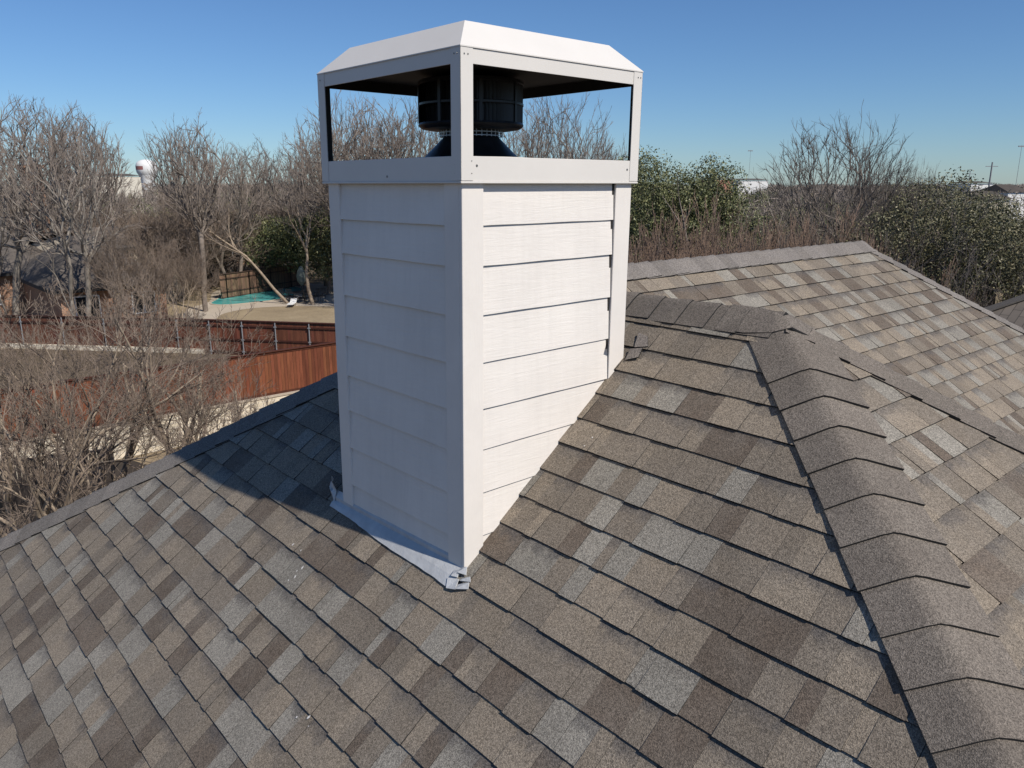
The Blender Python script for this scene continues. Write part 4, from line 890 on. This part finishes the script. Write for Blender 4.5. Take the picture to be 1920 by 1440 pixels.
def crown_tree(seed, H, R, fork, base, ntips, tw, stems=1, flat_top=1.0, off=(0, 0), trunk_lean=(0, 0)):
    """bare tree whose branches reach for tips spread through a domed crown; base = height where the crown starts"""
    rng = np.random.default_rng(seed); cz = (H + base) / 2; rz = (H - base) / 2
    u = rng.normal(0, 1, (ntips, 3)); u /= np.linalg.norm(u, axis=1)[:, None]; ph = rng.uniform(0, 6.28, 6)
    az = np.arctan2(u[:, 1], u[:, 0]); mod = 1 + 0.13 * np.sin(3 * az + ph[0] + 2 * u[:, 2]) + 0.09 * np.sin(5 * az + ph[1] - 3 * u[:, 2]) + 0.07 * np.sin(7 * u[:, 2] + ph[2] + az)
    rr = rng.uniform(0.10, 1.0, ntips) ** 0.42 * mod * rng.uniform(0.9, 1.07, ntips)
    T_ = np.stack([u[:, 0] * R * rr + off[0], u[:, 1] * R * rr + off[1], cz + u[:, 2] * rz * rr], 1); T_ = T_[T_[:, 2] > base * 0.9]
    T_[:, 2] = T_[:, 2] * 1.0; top = np.percentile(T_[:, 2], 99.6); T_[:, 2] = base * 0.9 + (T_[:, 2] - base * 0.9) * (H - base * 0.9) / (top - base * 0.9)
    N = np.zeros((ntips * 22 + 200, 3)); D = np.zeros_like(N); par = -np.ones(len(N), int); n = 0; branches = []
    for s_ in range(stems):
        a = 6.283 * s_ / stems + rng.uniform(-0.5, 0.5); q = np.array((math.cos(a), math.sin(a), 0)) * (0.25 if stems > 1 else 0); k = max(4, int(fork / 0.7)); idx = []
        d = np.array((math.cos(a) * 0.22 * (stems > 1) + trunk_lean[0], math.sin(a) * 0.22 * (stems > 1) + trunk_lean[1], 1.0)); d /= np.linalg.norm(d)
        for i in range(k + 1):
            N[n] = q; D[n] = d; par[n] = idx[-1] if idx else -1; idx.append(n); n += 1
            d = d + rng.normal(0, 0.045, 3); d /= np.linalg.norm(d); q = q + d * fork / k
        branches.append(idx)
    first = n; f0 = N[:n].copy(); ctr = np.array((0, 0, fork * 0.9)); dist = np.linalg.norm(T_ - ctr, axis=1); order = np.argsort(dist * rng.uniform(0.72, 1.28, len(dist)))
    for t in order:
        p = T_[t]; V = p - N[:n]; L = np.linalg.norm(V, axis=1) + 1e-6; c = (V * D[:n]).sum(1) / L
        cost = L * (1.22 - c) + (c < 0.45) * 50 + (N[:n, 2] < fork * 0.55) * 30 + np.linalg.norm(N[:n] - ctr, axis=1) * 0.10
        j = int(np.argmin(cost)); l = L[j]; m = max(2, int(math.ceil(l / 0.42))); idx = [j]; q = N[j].copy(); d = D[j].copy(); st = l / m
        for i in range(m):
            tgt = (p - q); tl = np.linalg.norm(tgt) + 1e-6; w = (i + 1) / m; d = d * (0.5 * (1 - w)) + tgt / tl * (0.5 + 0.5 * w) + rng.normal(0, 0.05, 3); d /= np.linalg.norm(d)
            q = q + d * (tl / (m - i)); N[n] = q; D[n] = d; par[n] = idx[-1]; idx.append(n); n += 1
        branches.append(idx)
        for k in range(5):                                      # fine end twigs
            if n + 4 > len(N): break
            e = d + rng.normal(0, 0.36, 3) + np.array((0, 0, 0.2)); e /= np.linalg.norm(e); a0 = idx[-1 - min(k // 2, len(idx) - 2)]; x = N[a0] + e * rng.uniform(0.3, 0.7) * R * 0.2
            N[n] = x; D[n] = e; par[n] = a0; branches.append([a0, n]); n += 1
    cnt = np.zeros(n); leaf = np.ones(n, bool); leaf[par[:n][par[:n] >= 0]] = False; cnt[leaf] = 1
    for i in range(n - 1, -1, -1):
        if par[i] >= 0: cnt[par[i]] += cnt[i]
    rad = tw * np.maximum(cnt, 1) ** 0.385; thick = []; thin = []
    for idx in branches:
        P = N[idx].copy(); r = rad[idx].copy(); r[0] = min(r[0], r[1] * 1.25)
        if len(idx) == 2: P = np.array((P[0], (P[0] + P[1]) / 2, P[1])); r = np.array((r[1], r[1], r[1] * 0.7))
        (thick if r[1] > tw * 3.6 else thin).append((P, r))
    return thick, thin
def make_tree(name, cat, label, loc, tree, bark, twig, group=None, rz=0.0):
    r = empty(name, tuple(loc), rz); tag(r, label, cat, group)
    V, F = tubes(tree[0], 6); fast_mesh('trunk', V, F, bark, r, True); V, F = tubes(tree[1], 3); fast_mesh('crown', V, F, twig, r)
    return r
def fit_top(px, D, z0, py, H): return (float(at_pd(px, py, D)[2]) - z0) / H
def copy_thing(src, loc, rz, s, label):
    c = src.copy(); COL.objects.link(c); c.location = tuple(loc); c.rotation_euler = (0, 0, rz); c.scale = (s[0], s[0], s[1]) if hasattr(s, '__len__') else (s, s, s); c['label'] = label
    for ch in list(src.children): k = ch.copy(); COL.objects.link(k); k.parent = c
    return c
def leaves(rng, centers, n, size, flat_=0.5):
    """n small two-triangle leaves spread through ellipsoid lobes"""
    C = np.array([c[0] for c in centers], float); Rr = np.array([c[1] for c in centers], float); w = Rr.prod(1) ** 0.67; w /= w.sum()
    idx = rng.choice(len(C), n, p=w); u = rng.normal(0, 1, (n, 3)); u /= np.linalg.norm(u, axis=1)[:, None]; rad = rng.uniform(0.0, 1.0, n) ** 0.33
    rad = 0.35 + 0.75 * rad * rng.uniform(0.75, 1.12, n); P = C[idx] + u * Rr[idx] * rad[:, None] * 0.95
    cl = np.round(P / (size * 7)); h = np.sin(cl @ np.array((12.9, 78.2, 37.7))) * 43758.5; keep = (h - np.floor(h)) > 0.34; P = P[keep]; n = len(P)
    a = rng.normal(0, 1, (n, 3)); a /= np.linalg.norm(a, axis=1)[:, None]; b = np.cross(a, rng.normal(0, 1, (n, 3))); b /= np.linalg.norm(b, axis=1)[:, None]
    s = size * rng.uniform(0.6, 1.3, n)[:, None]
    V = np.stack([P - a * s, P - b * s * flat_, P + a * s, P + b * s * flat_], 1).reshape(-1, 3); F = np.arange(n * 4).reshape(n, 4); return V, F
GREEN = [(0.0, (0.020, 0.028, 0.012)), (0.35, (0.050, 0.066, 0.024)), (0.7, (0.10, 0.115, 0.040)), (0.9, (0.20, 0.19, 0.07)), (1.0, (0.30, 0.25, 0.10))]
M['leaf_oak'] = m_leaf('oak_leaf', [(0.0, (0.055, 0.055, 0.028)), (0.4, (0.115, 0.112, 0.055)), (0.75, (0.175, 0.16, 0.08)), (1.0, (0.26, 0.22, 0.125))], 0.55)
M['leaf_mag'] = m_leaf('magnolia_leaf', GREEN, 0.28); M['leaf_ever'] = m_leaf('evergreen_leaf', [(0.0, (0.045, 0.055, 0.024)), (0.5, (0.125, 0.14, 0.058)), (1.0, (0.26, 0.25, 0.11))], 0.5)
M['leaf_olive'] = m_leaf('olive_leaf', [(0.0, (0.05, 0.045, 0.022)), (0.5, (0.10, 0.092, 0.045)), (1.0, (0.19, 0.16, 0.08))], 0.6)
def leafy(name, label, loc, R, n, size, mat, seed, lobes=10, group=None, trunk_h=None, flat_=0.5, cat='tree', base=0.25):
    rng = np.random.default_rng(seed); r = empty(name, tuple(loc)); tag(r, label, cat, group); Rx, Rz = R; H = trunk_h or Rz * 0.9
    cs = [((0, 0, H + Rz * 0.1), (Rx * 0.62, Rx * 0.62, Rz * 0.7))]
    for k in range(lobes):
        t = rng.uniform(0, 2 * np.pi); e = rng.uniform(-0.5, 1.0); q = rng.uniform(0.45, 0.85)
        cs.append(((math.cos(t) * Rx * q * math.cos(e), math.sin(t) * Rx * q * math.cos(e), H + math.sin(e) * Rz * 0.75), (Rx * rng.uniform(0.25, 0.42),) * 2 + (Rz * rng.uniform(0.25, 0.4),)))
    V, F = leaves(rng, cs, n, size, flat_); fast_mesh('crown', V, F, mat, r)
    tk, tn = grow_tree(seed, H + Rz * 0.75, 1, levels=3, kids=(7, 4, 3), r0=0.05 * H, trunk=0.25, tw=0.012); V, F = tubes(tk + tn, 5); fast_mesh('trunk', V, F, M['bark'], r, True)
    return r
# --- crape myrtles in the own yard (left)
cm = grow_tree(101, 8.2, stems=5, fan=0.42, spread=0.56, levels=5, kids=(6, 5, 5, 4, 4), ratio=(0.55, 0.60, 0.58, 0.55, 0.5), r0=0.12, angle=(22, 55), trop=0.06, bend=0.15, trunk=0.56, tw=0.0046, start=0.25)
tA = make_tree('crape_myrtle', 'tree', 'bare many stemmed crape myrtle in front of the cream wall', at_d(232, 17.5, GZ), cm, M['myrtle_bark'], M['twig_tan'], 'bare crape myrtles in the yard')
copy_thing(tA, at_d(75, 17.0, GZ), 2.1, (0.95, 0.96), 'bare crape myrtle at the left edge with leaning pale stems')
copy_thing(tA, at_d(-60, 19.5, GZ), 4.0, (1.1, 1.0), 'bare crape myrtle cut off by the left edge, furthest left')
# --- neighbour's myrtles near the pool
cm2 = grow_tree(103, 6.0, stems=5, fan=0.25, spread=0.6, levels=4, kids=(6, 5, 5, 4), r0=0.06, trop=0.08, tw=0.009, trunk=0.55, bend=0.13)
tB = make_tree('crape_myrtle', 'tree', 'small bare crape myrtle with thin stems left of the pool', at_z(368, 601, NZ), cm2, M['myrtle_bark'], M['twig_tan'], 'small trees beside the pool patio')
copy_thing(tB, at_d(312, 49.5, NZ), 2.6, (0.8, 0.95), 'bare crape myrtle against the right end of the brick wall')
copy_thing(tB, at_d(275, 50, NZ), 3.9, (0.9, 1.05), 'bare crape myrtle in front of the orange brick wall')
copy_thing(tB, at_d(215, 49.5, NZ), 5.0, (0.85, 1.1), 'bare crape myrtle before the middle of the brick wall')
tB.scale = (0.5, 0.5, 0.75)
# --- big bare trees
bt = [crown_tree(201, 15, 3.9, 4.6, 5.6, 800, 0.0095), crown_tree(212, 15, 4.6, 2.8, 5.2, 800, 0.0095, stems=3), crown_tree(223, 12, 3.9, 3.2, 4.2, 750, 0.009, stems=2), crown_tree(204, 13, 2.8, 4.8, 6.0, 600, 0.0095)]
GB = 'big bare trees behind the fences'
b0 = make_tree('bare_tree', 'tree', 'big pale bare tree in front of the left brick house', at_d(128, 50, NZ), bt[1], M['bark_pale'], M['twig'], GB)
b1 = make_tree('bare_tree', 'tree', 'tall bare tree rising above the orange brick chimney', at_d(88, 66, NZ), bt[0], M['bark'], M['twig'], GB)
b2 = make_tree('bare_tree', 'tree', 'bushy bare tree right of the water tower', at_d(405, 66, NZ), bt[2], M['bark'], M['twig'], GB)
b3 = make_tree('bare_tree', 'tree', 'tall upright bare tree behind the left end of the pool fence', at_d(372, 58, NZ), bt[3], M['bark'], M['twig'], GB)
TH = {b0: 15, b1: 15, b2: 12, b3: 13}
for o, px, D, py in ((b0, 118, 49.5, 205), (b1, 85, 66, 196), (b2, 425, 66, 262), (b3, 362, 58, 232)): o.location = tuple(at_d(px, D, NZ)); o.scale.z = fit_top(px, D, NZ, py, TH[o]); o.scale.x = o.scale.y = max(0.8, o.scale.z) * 0.95
specs = [(b0, -20, 54, 0.5, 1.0, 192, 'big bare tree at the left edge of the view'),
 (b1, 178, 72, 2.0, 0.8, 232, 'wide bare tree between the chimney and the water tower'),
 (b2, 345, 76, 2.9, 0.85, 226, 'bare tree just right of the water tower'), (b3, 152, 76, 0.7, 1.0, 212, 'narrow bare tree right of the orange chimney'),
 (b1, 478, 84, 4.4, 0.9, 272, 'bare tree behind the red brick house'),
 (b2, 540, 78, 5.5, 1.0, 274, 'bare tree above the dark evergreens right of the pool'), (b1, 600, 70, 0.2, 0.9, 258, 'bare tree touching the left edge of the white chimney'),
 (b0, 652, 60, 1.5, 0.85, 184, 'bare tree seen through the left opening of the metal top'), (b3, 708, 55, 3.5, 1.0, 192, 'narrow bare tree in the middle of the left opening'), (b2, 625, 66, 4.2, 1.0, 215, 'bare tree at the left end of the left opening'),
 (b2, 760, 54, 2.4, 1.0, 196, 'bushy bare tree beside the flue in the left opening'), (b1, 800, 58, 5.0, 0.9, 195, 'bare tree behind the flue pipe'),
 (b0, 1048, 50, 2.8, 0.80, 181, 'round bare tree seen through the right opening of the metal top'), (b2, 1112, 56, 0.9, 0.75, 236, 'lower bare tree at the right of the right opening'), (b1, 985, 54, 3.9, 0.8, 200, 'bare tree just right of the flue pipe')]
for s_, px, D, rz, sxy, py, lb in specs: copy_thing(s_, at_d(px, D, NZ), rz, (sxy, fit_top(px, D, NZ, py, TH[s_])), lb)
bm = grow_tree(231, 8.0, stems=4, fan=0.35, levels=4, kids=(8, 7, 6, 5), r0=0.09, spread=0.5, trop=0.08, bend=0.14, tw=0.012, angle=(24, 52), start=0.15, trunk=0.25)
m0 = make_tree('bare_bush', 'tree', 'low brown bare tree behind the brick house roof', at_d(215, 66, NZ), bm, M['bark'], M['twig_tan'], 'low brown bare trees in the middle distance'); m0.scale = (1.3, 1.3, 0.95)
for px, D, rz, sc, lb in ((262, 70, 1.0, (1.4, 0.98), 'low brown bare tree below the water tower'), (318, 64, 2.2, (1.3, 0.93), 'low brown bare tree left of the tall upright one'), (425, 78, 3.1, (1.5, 1.0), 'low brown bare tree behind the brown pool fence'), (385, 72, 5.2, (1.4, 0.98), 'low brown bare tree right of the tall upright one'), (470, 80, 0.6, (1.5, 0.95), 'low brown bare tree in front of the red brick house'), (150, 74, 4.1, (1.5, 1.02), 'low brown bare tree at the right of the orange chimney'), (30, 88, 2.7, (1.6, 1.1), 'low brown bare tree at the far left skyline'), (690, 72, 1.7, (1.6, 1.08), 'low brown bare tree behind the left opening'), (780, 70, 3.9, (1.6, 1.08), 'low brown bare tree behind the flue cone'), (1050, 60, 5.0, (1.5, 1.05), 'low brown bare tree behind the right opening')):
    copy_thing(m0, at_d(px, D, NZ), rz, sc, lb)
# leaning pale trees by the pool
def leaning(px, D, lean, H, seed, lb):
    t = grow_tree(seed, H, 1, lean=lean, levels=5, kids=(5, 4, 4, 4, 3), r0=0.13, spread=0.75, trop=0.08, bend=0.13, tw=0.009, trunk=0.45)
    make_tree('bare_tree', 'tree', lb, at_d(px, D, NZ), t, M['myrtle_bark'], M['twig'], 'pale leaning trees beside the pool')
sv = RT[:2] / np.linalg.norm(RT[:2])
leaning(524, 60, tuple(-sv * 0.55), 9.5, 301, 'pale bare tree leaning strongly left over the pool'); leaning(572, 59, tuple(-sv * 0.28), 10.5, 302, 'pale bare tree leaning slightly left behind the umbrella'); leaning(640, 57, tuple(-sv * 0.2), 11, 304, 'pale bare tree hidden by the white chimney, branches to its left')
# evergreens right of the pool and scattered
for k, (px, D, R, H, sd, lb) in enumerate([(556, 67, 3.8, 3.4, 1, 'dark evergreen tree behind the leaning pale trunks'), (602, 64, 3.8, 3.4, 2, 'dark evergreen tree beside the white chimney edge'), (508, 72, 3.4, 3.2, 3, 'dark evergreen tree behind the brown pool fence'), (345, 74, 4.0, 3.6, 4, 'dull green evergreen behind the pool corner trees'), (650, 66, 4.0, 4.0, 5, 'dark evergreen mostly hidden by the chimney')]):
    leafy('evergreen_tree', lb, at_d(px, D, NZ), (R, R * 0.9), 16000, 0.11, M['leaf_ever' if k != 3 else 'leaf_oak'], 400 + sd, trunk_h=H, group='evergreen trees around the pool garden')
# --- right hand side: evergreen row, brown shrubs, magnolia, live oaks
leafy('evergreen_tree', 'bright green evergreen just right of the chimney top', at_d(1222, 25, GZ), (2.1, 3.6), 66000, 0.036, M['leaf_ever'], 501, trunk_h=7.9, group='evergreens behind the brown shrubs')
leafy('evergreen_tree', 'green evergreen between the chimney and the skyline mast', at_d(1292, 25.5, GZ), (2.0, 3.4), 58000, 0.036, M['leaf_ever'], 502, trunk_h=7.5, group='evergreens behind the brown shrubs')
leafy('evergreen_tree', 'pointed green evergreen left of the white warehouse', at_d(1352, 25.5, GZ), (1.7, 3.6), 52000, 0.036, M['leaf_ever'], 503, trunk_h=6.9, group='evergreens behind the brown shrubs')
leafy('evergreen_tree', 'olive evergreen below the white warehouse', at_d(1400, 30, GZ), (1.7, 3.0), 22000, 0.045, M['leaf_olive'], 504, trunk_h=6.2, group='evergreens behind the brown shrubs')
leafy('evergreen_tree', 'evergreen hidden behind the chimney and above the flue rail', at_d(1150, 30, GZ), (2.2, 3.2), 20000, 0.05, M['leaf_ever'], 505, trunk_h=7.4, group='evergreens behind the brown shrubs')
sh = grow_tree(601, 9.15, stems=14, fan=0.30, spread=0.62, levels=4, kids=(11, 8, 5, 3), ratio=(0.5, 0.5, 0.5, 0.5), r0=0.045, angle=(12, 32), trop=0.20, bend=0.09, tw=0.0075, trunk=0.35, start=0.15)
s0 = make_tree('bare_shrub', 'shrub', 'tall red brown bare shrub directly right of the chimney', at_d(1215, 19.5, GZ), sh, M['twig_red'], M['twig_red'], 'tall bare brown shrubs behind the roof')
for px, D, rz, sc, lb in [(1275, 20.5, 1.1, (1.05, 0.99), 'red brown bare shrub below the left evergreens'), (1335, 19.5, 2.3, (1.0, 0.96), 'red brown bare shrub below the pointed evergreen'), (1395, 21, 3.1, (1.05, 0.97), 'red brown bare shrub under the white warehouse'), (1450, 20, 4.4, (1.0, 0.95), 'red brown bare shrub left of the round bare tree'),
    (1505, 21, 5.2, (1.0, 0.98), 'red brown bare shrub at the foot of the round bare tree'), (1425, 25, 2.9, (1.1, 0.97), 'second row bare shrub right of the evergreens'), (1160, 21, 5.9, (1.1, 0.97), 'bare shrub hidden behind the right side of the chimney'), (1480, 26, 3.6, (1.2, 0.97), 'second row bare shrub before the round bare tree'), (1545, 24, 0.9, (1.0, 0.96), 'bare shrub behind the magnolia')]:
    copy_thing(s0, at_d(px, D, GZ), rz, sc, lb)
rt_ = crown_tree(735, 11.95, 2.55, 7.3, 7.8, 720, 0.0043)
t7 = make_tree('bare_tree', 'tree', 'round crowned bare tree against the sky right of centre', at_d(1562, 29, GZ), rt_, M['bark'], M['twig_dark'], 'bare trees behind the far roof')
copy_thing(t7, at_d(1655, 30, GZ), 2.2, (0.55, 0.92), 'bare tree with upright limbs beside the round crowned one'); copy_thing(t7, at_d(1718, 30.5, GZ), 4.0, (0.40, 0.88), 'small bare tree rising from the right hand shrubs')
leafy('magnolia_tree', 'dark glossy magnolia behind the far roof peak', at_d(1612, 22, GZ), (1.75, 2.5), 40000, 0.045, M['leaf_mag'], 801, trunk_h=6.3)
tw_ = grow_tree(811, 9.6, stems=7, fan=0.5, spread=0.5, levels=5, kids=(6, 5, 4, 4, 3), r0=0.09, angle=(25, 55), trop=0.06, bend=0.18, tw=0.0065, trunk=0.3)
t8 = make_tree('bare_shrub', 'shrub', 'tangled grey bare shrub right of the magnolia', at_d(1705, 23, GZ), tw_, M['twig_dark'], M['twig_dark'], 'tangled bare shrubs right of the magnolia')
copy_thing(t8, at_d(1665, 25, GZ), 1.4, (1.0, 1.0), 'tangled bare shrub behind the magnolia top')
oak = [(1800, 30, 3.0, 3.6, 6.7, 'olive live oak below the small skyline pole'), (1740, 27, 2.9, 3.4, 6.9, 'olive live oak rising behind the tangled shrub'), (1865, 27, 2.4, 3.6, 5.4, 'live oak in front of the low tan roof'), (1925, 26, 2.8, 4.6, 5.2, 'dark live oak at the right edge'), (1860, 34, 3.2, 3.4, 5.7, 'live oak behind the nearer ones near the right edge'), (1765, 38, 3.6, 3.4, 7.0, 'far live oak under the leaning utility pole')]
for k, (px, D, Rx, Rz, H, lb) in enumerate(oak): leafy('live_oak', lb, at_d(px, D, GZ), (Rx, Rz), 62000, 0.038, M['leaf_oak'], 820 + k, trunk_h=H, group='live oaks on the right', lobes=14)
leafy('green_bush', 'low green bush beside the pale path below the oaks', at_d(1802, 21.5, GZ), (1.1, 1.3), 14000, 0.038, M['leaf_ever'], 850, trunk_h=5.4, cat='bush')
leafy('green_bush', 'dark green bush at the right edge above the low roof', at_d(1925, 21, GZ), (1.3, 2.0), 16000, 0.04, M['leaf_ever'], 851, trunk_h=4.6, cat='bush')
# pale path and dark pit between bushes and low roof
pp = [at_pd(x, y, D) for x, y, D in ((1842, 508, 24.0), (1884, 503, 24.5), (1884, 520, 22.5), (1860, 524, 22.0), (1884, 548, 19.5), (1868, 552, 19.0), (1846, 527, 21.5))]
tr = empty('terrace', (pp[0][0], pp[0][1], GZ)); tag(tr, 'pale stone terrace edge around a dark gap below the oaks', 'terrace')
zt_ = -2.55
mb = MB(); top = [(*at_z(x, y, zt_ - 0.3)[:2], zt_ - 0.3) for x, y in ((1840, 512), (1884, 504), (1884, 519), (1858, 525), (1882, 549), (1868, 552), (1843, 524))]
n = len(top); mb.add(top + [(v[0], v[1], GZ) for v in top], [tuple(range(n))] + [(i, n + i, n + (i + 1) % n, (i + 1) % n) for i in range(n)]); under(mb.build('stone_edge', simple('tan_stone', (0.34, 0.27, 0.18), 0.95, var=0.3, scale=2)), tr)
# distant woods: a mass nobody could count
rng = np.random.default_rng(77)
def woods(name, n_crowns, per, dmin, dmax, zlo, zhi, mat, w, seed, az0=-25, az1=120):
    rng = np.random.default_rng(seed); az = np.radians(rng.uniform(az0, az1, n_crowns)); D = np.sqrt(rng.uniform(dmin ** 2, dmax ** 2, n_crowns)) if dmax / dmin < 6 else dmin * (dmax / dmin) ** rng.uniform(0, 1, n_crowns)
    C = np.stack([CAM[0] + D * np.cos(az), CAM[1] + D * np.sin(az)], 1); top = rng.uniform(zlo, zhi, n_crowns); R = rng.uniform(2.2, 4.5, n_crowns) * np.clip(D / 110, 1, 5)
    idx = np.repeat(np.arange(n_crowns), per); n = len(idx); u = rng.normal(0, 1, (n, 3)); u /= np.linalg.norm(u, axis=1)[:, None]; u[:, 2] = np.abs(u[:, 2]) * 1.0 - 0.35
    rr = rng.uniform(0.3, 1.0, n) ** 0.5; sz = np.clip(D[idx] / 110, 1, 5)
    P = np.stack([C[idx, 0] + u[:, 0] * R[idx] * rr, C[idx, 1] + u[:, 1] * R[idx] * rr, top[idx] - R[idx] * 0.7 / sz * 1.2 + u[:, 2] * R[idx] / sz * 1.2 * rr], 1)
    d = rng.normal(0, 0.5, (n, 3)) + u * 0.5; d[:, 2] += 0.5; d /= np.linalg.norm(d, axis=1)[:, None]; s = np.cross(d, rng.normal(0, 1, (n, 3))); s /= np.linalg.norm(s, axis=1)[:, None]
    L = (rng.uniform(0.4, 1.1, n) * sz ** 0.6)[:, None]; W = (rng.uniform(0.5, 1.2, n) * w * sz)[:, None]
    V = np.stack([P - d * L - s * W, P - d * L + s * W, P + d * L], 1).reshape(-1, 3); o = fast_mesh(name, V, np.arange(n * 3).reshape(n, 3), mat); tag(o, None, None, None, 'stuff'); return o
M['wood_brown'] = m_leaf('winter_wood', [(0.0, (0.14, 0.115, 0.098)), (0.5, (0.22, 0.182, 0.152)), (1.0, (0.32, 0.265, 0.22))], 0.95)
o = woods('distant_woods', 1500, 110, 85, 420, -3.2, -0.3, M['wood_brown'], 0.05, 1); tag(o, 'brown leafless woods filling the distance to the skyline', 'woods')
o = woods('distant_woods', 900, 60, 400, 2200, -4.0, 2.0, M['wood_brown'], 0.12, 2); tag(o, 'farthest strip of brown woods along the skyline', 'woods')
o = woods('distant_evergreens', 260, 160, 80, 500, -3.6, -0.6, M['leaf_ever'], 0.06, 3); tag(o, 'dark green tree crowns scattered through the distant woods', 'woods')
o = woods('undergrowth', 420, 130, 30, 80, -8.0, -6.0, M['wood_brown'], 0.022, 4, -25, 47); tag(o, 'brown leafless undergrowth below the trees on the right', 'undergrowth')
o = woods('undergrowth', 160, 130, 74, 90, -7.4, -4.5, M['wood_brown'], 0.03, 5, 47, 95); tag(o, 'brown leafless undergrowth behind the left houses', 'undergrowth')
